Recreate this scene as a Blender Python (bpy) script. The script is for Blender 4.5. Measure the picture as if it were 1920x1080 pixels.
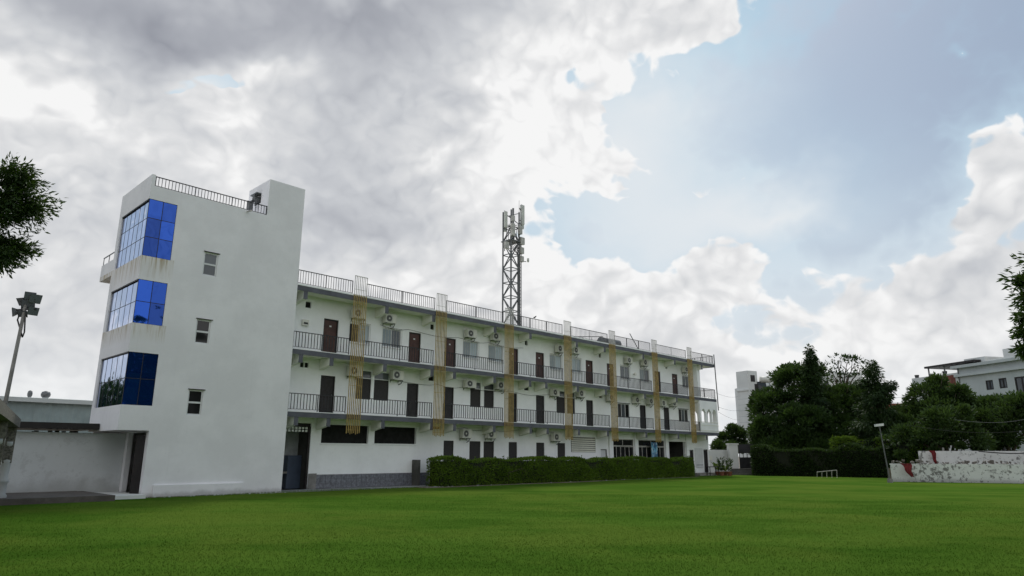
import bpy, bmesh, math, random
import numpy as np
from mathutils import Vector, Matrix
random.seed(7); rng = np.random.default_rng(7)
S = bpy.context.scene
for o in list(bpy.data.objects): bpy.data.objects.remove(o, do_unlink=True)
COL = S.collection
# ------------------------------------------------------------------ camera
YAW = math.radians(44.2); PITCH = math.atan(313.2/1280.0); ROLL = math.radians(0.17); EYE = 1.8
fwd = Vector((math.cos(YAW)*math.cos(PITCH), math.sin(YAW)*math.cos(PITCH), math.sin(PITCH)))
r0 = Vector((math.sin(YAW), -math.cos(YAW), 0)); u0 = r0.cross(fwd)
rgt = r0*math.cos(ROLL)+u0*math.sin(ROLL); upv = u0*math.cos(ROLL)-r0*math.sin(ROLL)
cam_d = bpy.data.cameras.new('camera'); cam = bpy.data.objects.new('camera', cam_d); COL.objects.link(cam)
cam_d.lens = 24.0; cam_d.sensor_width = 36.0; cam_d.clip_end = 3000; cam_d.clip_start = 0.1
cam.matrix_world = Matrix(((rgt.x, upv.x, -fwd.x, 0), (rgt.y, upv.y, -fwd.y, 0), (rgt.z, upv.z, -fwd.z, EYE), (0, 0, 0, 1)))
S.camera = cam
def azel(px, py):
    d = fwd*1280+rgt*(px-960)+upv*(540-py)
    return math.atan2(d.dot(r0), d.dot(Vector((math.cos(YAW), math.sin(YAW), 0)))), math.atan2(d.z, math.hypot(d.x, d.y))
# ------------------------------------------------------------------ exposure and sun
S.view_settings.view_transform = 'Standard'; S.view_settings.look = 'None'
S.view_settings.exposure = 0.0; S.view_settings.gamma = 1.0; S.view_settings.use_curve_mapping = False
SUN_EL = math.radians(56); SUN_AZ = YAW - math.radians(3)          # beyond the building, behind the bright cloud
sun_dir = Vector((math.cos(SUN_AZ)*math.cos(SUN_EL), math.sin(SUN_AZ)*math.cos(SUN_EL), math.sin(SUN_EL)))
sl = bpy.data.lights.new('sun', 'SUN'); sl.energy = 2.2; sl.angle = math.radians(12); sl.color = (1.0, 0.965, 0.90)
so = bpy.data.objects.new('sun', sl); COL.objects.link(so)
so.rotation_euler = (-sun_dir).to_track_quat('-Z', 'Y').to_euler(); so.location = (0, 0, 60)
# ------------------------------------------------------------------ sky: Nishita sky under broken cumulus
W = bpy.data.worlds.new('World'); S.world = W; W.use_nodes = True
W.cycles.sampling_method = 'MANUAL'; W.cycles.sample_map_resolution = 512
class NB:
    """small helper that wires shader nodes"""
    def __init__(s, tree): s.t = tree
    def n(s, typ, **kw):
        nd = s.t.nodes.new(typ)
        for k, v in kw.items(): setattr(nd, k, v)
        return nd
    def put(s, sock, v):
        if isinstance(v, bpy.types.NodeSocket): s.t.links.new(v, sock)
        else: sock.default_value = v
    def m(s, op, a, b=None, c=None, clamp=False):
        nd = s.n('ShaderNodeMath', operation=op, use_clamp=clamp); s.put(nd.inputs[0], a)
        if b is not None: s.put(nd.inputs[1], b)
        if c is not None: s.put(nd.inputs[2], c)
        return nd.outputs[0]
    def v(s, op, a, b=None):
        nd = s.n('ShaderNodeVectorMath', operation=op); s.put(nd.inputs[0], a)
        if b is not None:
            s.put(nd.inputs[3 if op == 'SCALE' else 1], b)
        return nd.outputs[1] if op in ('DOT_PRODUCT', 'LENGTH') else nd.outputs[0]
    def noise(s, vec, scale, detail=6, rough=.55, dist=0, lac=2.0):
        nd = s.n('ShaderNodeTexNoise'); s.put(nd.inputs['Vector'], vec)
        for k, x in (('Scale', scale), ('Detail', detail), ('Roughness', rough), ('Distortion', dist), ('Lacunarity', lac)): s.put(nd.inputs[k], x)
        return nd
    def vor(s, vec, scale, detail=3, rough=.5, feat='SMOOTH_F1', smooth=.6):
        nd = s.n('ShaderNodeTexVoronoi', feature=feat); s.put(nd.inputs['Vector'], vec)
        s.put(nd.inputs['Scale'], scale); s.put(nd.inputs['Detail'], detail); s.put(nd.inputs['Roughness'], rough)
        if feat == 'SMOOTH_F1': s.put(nd.inputs['Smoothness'], smooth)
        return nd
    def rng(s, v, a, b, c=0., d=1., smooth=True):
        nd = s.n('ShaderNodeMapRange', interpolation_type='SMOOTHSTEP' if smooth else 'LINEAR'); s.put(nd.inputs[0], v)
        for i, x in enumerate((a, b, c, d)): s.put(nd.inputs[i+1], x)
        return nd.outputs[0]
    def mix(s, f, a, b, blend='MIX'):
        nd = s.n('ShaderNodeMix', data_type='RGBA', blend_type=blend); s.put(nd.inputs[0], f); s.put(nd.inputs[6], a); s.put(nd.inputs[7], b)
        return nd.outputs[2]
    def ramp(s, f, stops):
        nd = s.n('ShaderNodeValToRGB'); cr = nd.color_ramp
        while len(cr.elements) < len(stops): cr.elements.new(0.5)
        for e, (p, c) in zip(cr.elements, stops): e.position = p; e.color = (*c, 1) if len(c) == 3 else c
        s.put(nd.inputs[0], f); return nd.outputs[0]
def blob_sum(b, ae, blobs):
    tot = None
    for cx, cy, rx, ry, w in blobs:
        a, e = azel(cx, cy); ax, _ = azel(cx+rx*.5, cy); aw, _ = azel(cx-rx*.5, cy)
        _, en = azel(cx, cy-ry*.5); _, es = azel(cx, cy+ry*.5)
        sx, sy = 1/(1.75*abs(ax-aw)), 1/(1.75*abs(en-es))
        mp = b.n('ShaderNodeMapping'); b.put(mp.inputs[0], ae); mp.inputs[1].default_value = (-a*sx, -e*sy, 0); mp.inputs[3].default_value = (sx, sy, 0)
        gr = b.n('ShaderNodeTexGradient', gradient_type='QUADRATIC_SPHERE'); b.put(gr.inputs[0], mp.outputs[0])
        tot = b.m('MULTIPLY', gr.outputs[1], w) if tot is None else b.m('MULTIPLY_ADD', gr.outputs[1], w, tot)
    return tot
# masses of cloud: where they stand in the sky (x, y, half width, half height, weight)
MASS = [(150, 330, 1000, 750, 1.45), (700, 100, 460, 420, .9), (760, 420, 380, 300, .5), (960, 300, 200, 330, .60), (1270, 10, 200, 125, 1.85), (1090, 20, 140, 110, .7),
        (1105, 235, 75, 120, .85), (1135, 352, 75, 36, .9), (1165, 210, 50, 18, .35), (1175, 545, 150, 85, 1.25), (1310, 530, 110, 50, .9), (1010, 610, 180, 150, .8), (1420, 400, 330, 60, -.45),
        (1400, 690, 1100, 190, 1.05), (300, 760, 900, 160, .45), (1920, 290, 130, 100, 1.5), (1850, 400, 140, 60, .75), (1850, 580, 240, 140, 1.1), (1385, 345, 60, 42, .62), (1320, 375, 70, 46, .55),
        (1820, 105, 26, 18, .8), (420, 140, 90, 34, -1.05), (370, 158, 60, 22, -.75), (450, 160, 40, 30, -.4), (1580, 240, 330, 230, -.8), (1090, 130, 45, 50, -.7), (1105, 425, 80, 50, -.65), (1570, 460, 190, 80, -.45)]
THICK = [(330, 40, 420, 130, .85), (660, 0, 330, 110, .75), (960, -10, 150, 80, .5), (80, 0, 160, 80, .30), (640, 260, 210, 200, .40), (700, 420, 220, 90, .40), (820, 170, 120, 150, .22), (220, 420, 320, 130, .24),
         (330, 570, 380, 190, .12), (60, 620, 220, 130, .10), (1850, 515, 130, 45, .22), (1900, 390, 90, 30, .2), (1480, 620, 500, 90, .03), (490, 120, 110, 80, -.5), (80, 150, 170, 70, -.35), (440, 330, 70, 150, -.25), (1000, 350, 120, 240, -.04)]
def cloud_group():
    g = bpy.data.node_groups.new('cloud_field', 'ShaderNodeTree')
    g.interface.new_socket('Direction', in_out='INPUT', socket_type='NodeSocketVector')
    for nm in ('Density', 'Thick', 'Fine', 'Slope', 'Elevation'): g.interface.new_socket(nm, in_out='OUTPUT', socket_type='NodeSocketFloat')
    g.interface.new_socket('Place', in_out='OUTPUT', socket_type='NodeSocketVector')
    b = NB(g); gi = b.n('NodeGroupInput'); go = b.n('NodeGroupOutput'); d = gi.outputs[0]
    sp = b.n('ShaderNodeSeparateXYZ'); g.links.new(d, sp.inputs[0])
    P = b.v('MULTIPLY', d, (1.25, 1.25, 1.55))
    cr = b.v('DOT_PRODUCT', d, tuple(r0)); cf = b.v('DOT_PRODUCT', d, (math.cos(YAW), math.sin(YAW), 0))
    az = b.m('ARCTAN2', cr, cf); el = b.m('ARCSINE', sp.outputs[2])
    cb = b.n('ShaderNodeCombineXYZ'); g.links.new(az, cb.inputs[0]); g.links.new(el, cb.inputs[1])
    wn = b.noise(P, 4.0, 4, .62).outputs['Color']; wv = b.v('SUBTRACT', wn, (.5, .5, .5))
    ae = b.v('ADD', cb.outputs[0], b.v('SCALE', wv, WARP))
    Pw = b.v('ADD', P, b.v('SCALE', wv, .12))
    big = b.m('SUBTRACT', b.noise(P, 1.9, 2, .5).outputs['Fac'], .5)
    def fine_at(Q, det):
        n1 = b.m('SUBTRACT', b.noise(Q, 5.0, det, .60).outputs['Fac'], .5)
        bil = None
        for sc, w in ((7.0, .46), (15.0, .30), (31.0, .20))[:3]:
            a = b.m('MULTIPLY', b.m('ABSOLUTE', b.m('SUBTRACT', b.noise(Q, sc, 0).outputs['Fac'], .5)), w*2)
            bil = a if bil is None else b.m('ADD', bil, a)
        return b.m('SUBTRACT', n1, b.m('SUBTRACT', b.m('MULTIPLY', bil, BILLOW), .10))
    fine = fine_at(Pw, 8)
    near = fine_at(b.v('ADD', Pw, tuple(Vector(sun_dir)*.016+Vector((0, 0, .016)))), 6)
    front = b.rng(cf, -.35, .25)                                              # beyond the frame noise shapes cloud made fuller and whiter to light the walls
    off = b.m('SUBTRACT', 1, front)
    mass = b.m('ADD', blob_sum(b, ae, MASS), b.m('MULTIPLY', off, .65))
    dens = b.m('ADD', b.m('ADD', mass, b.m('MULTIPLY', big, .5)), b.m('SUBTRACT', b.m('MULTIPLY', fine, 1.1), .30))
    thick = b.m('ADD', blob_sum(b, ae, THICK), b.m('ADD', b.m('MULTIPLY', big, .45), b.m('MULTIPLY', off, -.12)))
    for i, x in enumerate((dens, thick, fine, b.m('SUBTRACT', fine, near), el, ae)): g.links.new(x, go.inputs[i])
    return g
WARP, BILLOW = .18, 1.15
def build_world():
    t = W.node_tree; t.nodes.clear(); b = NB(t); G = cloud_group()
    out = b.n('ShaderNodeOutputWorld'); tc = b.n('ShaderNodeTexCoord'); d = tc.outputs['Generated']
    sky = b.n('ShaderNodeTexSky', sky_type='NISHITA', sun_disc=False)
    sky.sun_elevation = SUN_EL; sky.sun_rotation = math.pi/2-SUN_AZ; sky.air_density = 1.0; sky.dust_density = 2.6; sky.ozone_density = 1.0
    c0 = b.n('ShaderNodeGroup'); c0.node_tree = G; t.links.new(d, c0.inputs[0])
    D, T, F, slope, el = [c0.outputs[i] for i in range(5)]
    low = b.rng(el, .0, .60, 1., 0.)
    thin = blob_sum(b, c0.outputs[5], [(1180, 300, 330, 330, .75), (1420, 430, 420, 130, .65), (1250, 180, 200, 120, .35), (410, 150, 140, 80, .8)])     # thin high haze round the bright cloud
    alpha = b.m('MULTIPLY', b.rng(D, .0, .17), b.rng(el, -.02, .16, .25, 1.))
    veil = b.m('MAXIMUM', b.m('ADD', b.rng(D, -.8, .12, .26, .80), thin), b.m('MULTIPLY', low, .92))
    deep = b.m('ADD', b.m('MULTIPLY', b.rng(D, .05, .9), .13), T)
    slope = b.m('MULTIPLY', slope, b.rng(T, .1, .55, 1.15, .45))
    deep = b.m('ADD', b.m('ADD', deep, b.m('MULTIPLY', F, .17)), b.m('MULTIPLY', slope, -.62))
    deep = b.m('ADD', deep, .05)
    col = b.ramp(deep, [(0, (.92, .92, .92)), (.07, (.85, .852, .856)), (.15, (.775, .78, .79)), (.24, (.71, .72, .735)), (.45, (.57, .588, .62)), (.72, (.405, .422, .465)), (1.0, (.30, .315, .36))])
    bgs = b.n('ShaderNodeBackground'); t.links.new(sky.outputs[0], bgs.inputs[0]); bgs.inputs[1].default_value = .082
    bgv = b.n('ShaderNodeBackground'); t.links.new(b.mix(b.m('MAXIMUM', low, b.m('MULTIPLY', thin, 1.1, clamp=True)), (.40, .595, .75, 1), (.80, .83, .855, 1)), bgv.inputs[0]); bgv.inputs[1].default_value = 1
    bgc = b.n('ShaderNodeBackground'); t.links.new(col, bgc.inputs[0]); bgc.inputs[1].default_value = 1.0
    m1 = b.n('ShaderNodeMixShader'); t.links.new(veil, m1.inputs[0]); t.links.new(bgs.outputs[0], m1.inputs[1]); t.links.new(bgv.outputs[0], m1.inputs[2])
    m2 = b.n('ShaderNodeMixShader'); t.links.new(alpha, m2.inputs[0]); t.links.new(m1.outputs[0], m2.inputs[1]); t.links.new(bgc.outputs[0], m2.inputs[2])
    t.links.new(m2.outputs[0], out.inputs[0])
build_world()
# ------------------------------------------------------------------ helpers
def pt(px, py, D):
    """point seen at picture position (px, py) of the survey, D metres away over ground"""
    d = fwd*1280+rgt*(px-960)+upv*(540-py); k = D/math.hypot(d.x, d.y)
    return Vector((d.x*k, d.y*k, EYE+d.z*k))
def gpt(px, D, z=0.06):
    p = pt(px, 854, D); return Vector((p.x, p.y, z))
ORG = {}
def tag(o, label=None, cat=None, group=None, kind=None):
    if label: o['label'] = label
    if cat: o['category'] = cat
    if group: o['group'] = group
    if kind: o['kind'] = kind
    return o
def thing(name, loc, label, cat, group=None):
    o = bpy.data.objects.new(name, None); COL.objects.link(o); o.location = loc; o.empty_display_size = .3
    ORG[o.name] = Vector(loc); return tag(o, label, cat, group)
class MB:
    """collects faces in world coordinates, then becomes one mesh object"""
    def __init__(s): s.V = []; s.F = []
    def add(s, vs, fs):
        n = len(s.V); s.V += [tuple(v) for v in vs]; s.F += [tuple(i+n for i in f) for f in fs]; return s
    def box(s, x0, x1, y0, y1, z0, z1):
        return s.add([(x0, y0, z0), (x1, y0, z0), (x1, y1, z0), (x0, y1, z0), (x0, y0, z1), (x1, y0, z1), (x1, y1, z1), (x0, y1, z1)],
                     [(0, 3, 2, 1), (4, 5, 6, 7), (0, 1, 5, 4), (1, 2, 6, 5), (2, 3, 7, 6), (3, 0, 4, 7)])
    def obox(s, o, ax, ay, az):
        """box from corner o along three edge vectors"""
        o, ax, ay, az = map(Vector, (o, ax, ay, az))
        v = [o, o+ax, o+ax+ay, o+ay]; v += [p+az for p in v]
        return s.add(v, [(0, 3, 2, 1), (4, 5, 6, 7), (0, 1, 5, 4), (1, 2, 6, 5), (2, 3, 7, 6), (3, 0, 4, 7)])
    def bar(s, a, b, w, h=None, up=(0, 0, 1)):
        a, b = Vector(a), Vector(b); h = h or w; d = (b-a).normalized(); up = Vector(up)
        if abs(d.dot(up)) > .95: up = Vector((1, 0, 0))
        x = d.cross(up).normalized()*w/2; y = x.normalized().cross(d)*h/2
        return s.add([a-x-y, a+x-y, a+x+y, a-x+y, b-x-y, b+x-y, b+x+y, b-x+y], [(0, 1, 2, 3), (7, 6, 5, 4), (0, 4, 5, 1), (1, 5, 6, 2), (2, 6, 7, 3), (3, 7, 4, 0)])
    def tube(s, pts, rads, n=8, cap=True):
        pts = [Vector(p) for p in pts]
        if not hasattr(rads, '__len__'): rads = [rads]*len(pts)
        base = len(s.V); vs = []; fs = []
        for i, p in enumerate(pts):
            d = (pts[min(i+1, len(pts)-1)]-pts[max(i-1, 0)]).normalized()
            u = Vector((0, 0, 1)) if abs(d.z) < .9 else Vector((1, 0, 0))
            x = d.cross(u).normalized(); y = x.cross(d)
            vs += [p+(x*math.cos(2*math.pi*k/n)+y*math.sin(2*math.pi*k/n))*rads[i] for k in range(n)]
        for i in range(len(pts)-1):
            fs += [(i*n+k, i*n+(k+1) % n, (i+1)*n+(k+1) % n, (i+1)*n+k) for k in range(n)]
        if cap: fs += [tuple(range(n))[::-1], tuple((len(pts)-1)*n+k for k in range(n))]
        return s.add(vs, fs)
    def disc(s, c, nrm, r, t, n=16):
        c, nrm = Vector(c), Vector(nrm).normalized(); return s.tube([c, c+nrm*t], r, n)
    def build(s, name, mat, parent=None, smooth=False):
        org = ORG[parent.name] if parent else Vector((0, 0, 0))
        me = bpy.data.meshes.new(name); me.from_pydata([(v[0]-org.x, v[1]-org.y, v[2]-org.z) for v in s.V], [], s.F)
        me.validate(); me.materials.append(mat)
        if smooth: me.polygons.foreach_set('use_smooth', [True]*len(me.polygons))
        o = bpy.data.objects.new(name, me); COL.objects.link(o)
        if parent: o.parent = parent
        ORG[o.name] = org
        return o
def put(name, mesh, parent, loc):
    """another object of shared mesh data, placed at a world position under its parent"""
    o = bpy.data.objects.new(name, mesh); COL.objects.link(o); o.location = Vector(loc)-ORG[parent.name]; o.parent = parent
    ORG[o.name] = Vector(loc); return o
def mesh_of(mb, name, mat):
    me = bpy.data.meshes.new(name); me.from_pydata(mb.V, [], mb.F); me.materials.append(mat); return me
def copy_tree(o, loc, parent=None):
    c = o.copy(); COL.objects.link(c); c.parent = parent
    if parent is None: c.location = loc
    ORG[c.name] = Vector(loc)
    for ch in o.children: copy_tree(ch, loc, c)
    return c
def wall(mb, fn, u0, u1, v0, v1, t, holes):
    """wall with openings and reveals; fn(u, v, w) gives the point, w from 0 (face) to t (back)"""
    us = sorted({u0, u1, *[h[i] for h in holes for i in (0, 1) if u0 < h[i] < u1]}); vs = sorted({v0, v1, *[h[i] for h in holes for i in (2, 3) if v0 < h[i] < v1]})
    def solid(i, j):
        if i < 0 or j < 0 or i >= len(us)-1 or j >= len(vs)-1: return False
        a, b = (us[i]+us[i+1])/2, (vs[j]+vs[j+1])/2
        return not any(h[0] < a < h[1] and h[2] < b < h[3] for h in holes)
    def quad(*p): mb.add([fn(*q) for q in p], [(0, 1, 2, 3)])
    for i in range(len(us)-1):
        for j in range(len(vs)-1):
            if not solid(i, j): continue
            a, b, c, d = us[i], us[i+1], vs[j], vs[j+1]
            quad((a, c, 0), (b, c, 0), (b, d, 0), (a, d, 0)); quad((a, c, t), (a, d, t), (b, d, t), (b, c, t))
            if not solid(i-1, j): quad((a, c, 0), (a, d, 0), (a, d, t), (a, c, t))
            if not solid(i+1, j): quad((b, c, 0), (b, c, t), (b, d, t), (b, d, 0))
            if not solid(i, j-1): quad((a, c, 0), (a, c, t), (b, c, t), (b, c, 0))
            if not solid(i, j+1): quad((a, d, 0), (b, d, 0), (b, d, t), (a, d, t))
    return mb
ONES = ['', 'first', 'second', 'third', 'fourth', 'fifth', 'sixth', 'seventh', 'eighth', 'ninth', 'tenth', 'eleventh', 'twelfth']
# ------------------------------------------------------------------ materials
def mat_nodes(name):
    m = bpy.data.materials.new(name); m.use_nodes = True; t = m.node_tree; b = NB(t)
    p = t.nodes['Principled BSDF']; pos = b.n('ShaderNodeNewGeometry').outputs['Position']
    return m, t, b, p, pos
def pmat(name, col, rough=.6, var=.10, scale=1.5, bump=.0, bscale=30., metal=0., spec=.4, streak=0., streak_col=None, fine=0.):
    m, t, b, p, pos = mat_nodes(name)
    n = b.noise(pos, scale, 5, .6).outputs['Fac']
    lo = tuple(max(0, c*(1-var*1.6)) for c in col)+(1,); hi = tuple(min(1, c*(1+var*.7)) for c in col)+(1,)
    c = b.mix(b.rng(n, .3, .7), lo, hi)
    if fine: c = b.mix(b.m('MULTIPLY', b.rng(b.noise(pos, scale*14, 4, .6).outputs['Fac'], .42, .62), fine), c, tuple(x*.55 for x in col)+(1,))
    if streak:
        q = b.v('MULTIPLY', pos, (3.5, 3.5, .18)); sn = b.noise(q, 1.6, 6, .65).outputs['Fac']
        f = b.m('MULTIPLY', b.rng(sn, .52, .74), b.m('MULTIPLY', b.rng(b.noise(pos, .45, 3).outputs['Fac'], .4, .62), streak))
        c = b.mix(f, c, (*(streak_col or (col[0]*.5, col[1]*.48, col[2]*.43)), 1))
    b.put(p.inputs['Base Color'], c)
    b.put(p.inputs['Roughness'], b.rng(b.noise(pos, scale*3, 3).outputs['Fac'], .3, .7, max(.02, rough*.88), min(1, rough*1.1))); p.inputs['Metallic'].default_value = metal; p.inputs['Specular IOR Level'].default_value = spec
    if bump:
        bn = b.n('ShaderNodeBump'); bn.inputs['Strength'].default_value = bump; bn.inputs['Distance'].default_value = .02
        b.put(bn.inputs['Height'], b.noise(pos, bscale, 5, .6).outputs['Fac']); t.links.new(bn.outputs[0], p.inputs['Normal'])
    return m
def stain_plaster(name, col, bands=(), base_h=.0, mold=0., mold_col=(.05, .05, .045), ochre=(.30, .21, .07), rough=.8):
    """painted plaster: run-off under the sills named in bands (x0, x1, z_top, length), damp foot, mould patches"""
    m, t, b, p, pos = mat_nodes(name); sp = b.n('ShaderNodeSeparateXYZ'); t.links.new(pos, sp.inputs[0])
    c = b.mix(b.rng(b.noise(pos, .55, 5, .62).outputs['Fac'], .35, .65), tuple(x*.94 for x in col)+(1,), tuple(min(1, x*1.03) for x in col)+(1,))
    q = b.v('MULTIPLY', pos, (2.6, 2.6, .12)); st = b.rng(b.noise(q, 2.0, 6, .7).outputs['Fac'], .54, .78)
    c = b.mix(b.m('MULTIPLY', st, .09), c, tuple(x*.55 for x in col)+(1,))
    c = b.mix(b.m('MULTIPLY', b.rng(b.noise(pos, 5.0, 5, .65).outputs['Fac'], .56, .72), .12), c, tuple(x*.6 for x in col)+(1,))
    for x0, x1, zt, ln in bands:
        q = b.v('MULTIPLY', pos, (7.0, 7.0, .35)); s2 = b.rng(b.noise(q, 1.3, 5, .6).outputs['Fac'], .46, .66)
        f = b.m('MULTIPLY', b.rng(sp.outputs[2], zt-ln, zt+.0, 0, 1, False), b.m('MULTIPLY', b.m('LESS_THAN', sp.outputs[2], zt+.02), b.m('MULTIPLY', b.m('GREATER_THAN', sp.outputs[0], x0), b.m('LESS_THAN', sp.outputs[0], x1))))
        c = b.mix(b.m('MULTIPLY', b.m('MULTIPLY', f, s2), .85), c, (*ochre, 1))
        c = b.mix(b.m('MULTIPLY', f, .22), c, (.50, .43, .28, 1))
    if base_h:
        nz = b.m('ADD', sp.outputs[2], b.m('MULTIPLY', b.m('SUBTRACT', b.noise(pos, 1.6, 5, .65).outputs['Fac'], .5), base_h*1.8))
        c = b.mix(b.m('MULTIPLY', b.rng(nz, 0.1, base_h+.1, 1., 0.), .55), c, (.25, .245, .23, 1))
    if mold:
        f = b.rng(b.m('ADD', b.noise(pos, 3.2, 7, .78).outputs['Fac'], b.m('MULTIPLY', b.m('SUBTRACT', b.noise(pos, .35, 2).outputs['Fac'], .5), .35)), .53, .60)
        c = b.mix(b.m('MULTIPLY', f, mold), c, (*mold_col, 1))
    b.put(p.inputs['Base Color'], c); p.inputs['Roughness'].default_value = rough; p.inputs['Specular IOR Level'].default_value = .25
    bn = b.n('ShaderNodeBump'); bn.inputs['Strength'].default_value = .25; bn.inputs['Distance'].default_value = .015
    b.put(bn.inputs['Height'], b.noise(pos, 6, 8, .65).outputs['Fac']); t.links.new(bn.outputs[0], p.inputs['Normal'])
    return m
def glass_mat(name, col, ior=1.9, metal=.6, rough=.03, wav=.03, coat=0., sheen=False):
    m, t, b, p, pos = mat_nodes(name)
    oi = b.n('ShaderNodeObjectInfo').outputs['Random']
    c = b.mix(oi, tuple(x*.62 for x in col)+(1,), tuple(min(1, x*1.38) for x in col)+(1,)); b.put(p.inputs['Base Color'], c)
    p.inputs['Metallic'].default_value = metal; p.inputs['Roughness'].default_value = rough; p.inputs['IOR'].default_value = ior; p.inputs['Coat Weight'].default_value = coat
    bn = b.n('ShaderNodeBump'); bn.inputs['Strength'].default_value = 1.0; bn.inputs['Distance'].default_value = wav     # panes are never quite flat
    off = b.n('ShaderNodeCombineXYZ'); t.links.new(b.m('MULTIPLY', oi, 40), off.inputs[0])
    b.put(bn.inputs['Height'], b.noise(b.v('ADD', pos, off.outputs[0]), .9, 1).outputs['Fac']); t.links.new(bn.outputs[0], p.inputs['Normal'])
    if sheen:                                                # mirror film: glancing reflections lose the blue
        lw = b.n('ShaderNodeLayerWeight'); gl = b.n('ShaderNodeBsdfGlossy'); gl.inputs['Color'].default_value = (.70, .76, .88, 1); gl.inputs['Roughness'].default_value = .03; t.links.new(bn.outputs[0], gl.inputs['Normal'])
        mx = b.n('ShaderNodeMixShader'); b.put(mx.inputs[0], b.m('MULTIPLY', b.m('POWER', lw.outputs['Facing'], 1.8), 1.25, clamp=True)); t.links.new(p.outputs[0], mx.inputs[1]); t.links.new(gl.outputs[0], mx.inputs[2]); t.links.new(mx.outputs[0], t.nodes['Material Output'].inputs[0])
    return m
def leaf_mat(name, dark, light, trans=.3, rough=.55):
    m, t, b, p, pos = mat_nodes(name); g = b.n('ShaderNodeNewGeometry')
    c = b.mix(g.outputs['Random Per Island'], (*dark, 1), (*light, 1))
    c = b.mix(b.m('MULTIPLY', b.rng(b.noise(pos, .8, 3).outputs['Fac'], .4, .65), .5), c, (*(x*1.25 for x in light), 1))
    b.put(p.inputs['Base Color'], c); p.inputs['Roughness'].default_value = rough; p.inputs['Specular IOR Level'].default_value = .3
    tr = b.n('ShaderNodeBsdfTranslucent'); b.put(tr.inputs[0], b.mix(.5, c, (light[0]*1.6, light[1]*1.5, light[2]*.6, 1)))
    mx = b.n('ShaderNodeMixShader'); mx.inputs[0].default_value = trans; t.links.new(p.outputs[0], mx.inputs[1]); t.links.new(tr.outputs[0], mx.inputs[2])
    t.links.new(mx.outputs[0], t.nodes['Material Output'].inputs[0]); return m
def lawn_mat(blade=False):
    m, t, b, p, pos = mat_nodes('grass_blades' if blade else 'lawn_turf')
    rot = b.n('ShaderNodeVectorRotate', rotation_type='Z_AXIS'); t.links.new(pos, rot.inputs[0]); rot.inputs['Angle'].default_value = -YAW
    q = b.v('MULTIPLY', rot.outputs[0], (1.0, .34, 1.0))                     # mowing passes lie across the view
    n1 = b.noise(q, .55, 5, .62).outputs['Fac']; n2 = b.noise(pos, .16, 4, .6).outputs['Fac']; n3 = b.noise(pos, 9, 6, .72).outputs['Fac']
    c = b.mix(b.rng(n1, .32, .68), (.042, .095, .0105, 1), (.068, .130, .017, 1))
    c = b.mix(b.m('MULTIPLY', b.rng(n2, .42, .62), .55), c, (.098, .142, .022, 1))
    c = b.mix(b.m('MULTIPLY', b.rng(n3, .50, .72), .18), c, (.050, .092, .009, 1))
    c = b.mix(b.m('MULTIPLY', b.rng(b.noise(pos, 2.2, 5, .7).outputs['Fac'], .62, .76), .35), c, (.145, .125, .045, 1))
    if blade:
        g = b.n('ShaderNodeNewGeometry'); c = b.mix(b.m('MULTIPLY', g.outputs['Random Per Island'], .4), c, (.085, .150, .020, 1))
    b.put(p.inputs['Base Color'], c); p.inputs['Roughness'].default_value = 1.0; p.inputs['Specular IOR Level'].default_value = .0
    if not blade:
        bn = b.n('ShaderNodeBump'); bn.inputs['Strength'].default_value = .7; bn.inputs['Distance'].default_value = .04
        b.put(bn.inputs['Height'], b.noise(pos, 28, 6, .75).outputs['Fac']); t.links.new(bn.outputs[0], p.inputs['Normal'])
    return m
M = {}
M['tower'] = stain_plaster('tower_plaster', (.80, .79, .81), bands=[(9.0, 10.5, 10.15, 1.05), (9.0, 10.5, 7.19, .8)], base_h=.25)
M['plaster'] = stain_plaster('white_plaster', (.90, .905, .915), base_h=.2)
M['cream'] = stain_plaster('cream_plaster', (.80, .80, .72))
M['yard'] = stain_plaster('yard_wall_plaster', (.60, .62, .63), base_h=.9, mold=.25, mold_col=(.3, .3, .3))
M['mold'] = stain_plaster('mouldy_whitewash', (.66, .67, .66), base_h=.3, mold=.75, mold_col=(.045, .04, .035))
M['far'] = stain_plaster('far_wall_paint', (.66, .67, .66))
M['far2'] = stain_plaster('far_wall_grey', (.50, .53, .53))
M['slate'] = pmat('slate_blue_paint', (.105, .108, .130), .6, .15, streak=.4)
M['iron'] = pmat('black_iron', (.022, .022, .025), .5, .3, spec=.4)
M['gold'] = pmat('gold_painted_pipe', (.42, .295, .095), .45, .22, 4, streak=.6, streak_col=(.16, .08, .03))
M['steelpale'] = pmat('pale_steel', (.52, .50, .47), .45, .2, 4, streak=.4)
M['brown'] = pmat('brown_door_wood', (.075, .033, .026), .5, .2, 3)
M['darkdoor'] = pmat('dark_mesh_door', (.028, .024, .025), .6, .2, 8)
M['frame_dark'] = pmat('dark_frame', (.018, .014, .014), .5, .2)
M['alu'] = pmat('white_aluminium', (.68, .69, .70), .4, .06)
M['blue'] = glass_mat('blue_mirror_glass', (.013, .075, .42), 1.8, .85, sheen=True)
M['curtain'] = glass_mat('pane_over_curtain', (.34, .40, .43), 1.5, .0, .06)
M['dark'] = glass_mat('dark_pane', (.018, .018, .020), 1.5, .0, .08)
M['grey'] = glass_mat('grey_pane', (.10, .11, .125), 1.5, .0, .07)
M['mesh'] = pmat('insect_mesh', (.035, .031, .031), .7, .15, 12)
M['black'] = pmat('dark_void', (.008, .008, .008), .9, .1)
M['ac'] = pmat('ac_casing', (.70, .69, .63), .45, .06, streak=.4)
M['acfan'] = pmat('ac_fan', (.10, .10, .10), .6, .2)
M['shade_stone'] = pmat('dim_room_and_dark_stone', (.09, .088, .08), .9, .2)  # shade of the inner rooms put into the colour; also dark steps and wall end
M['acdark'] = pmat('ac_grille', (.035, .035, .035), .6, .2)
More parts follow.
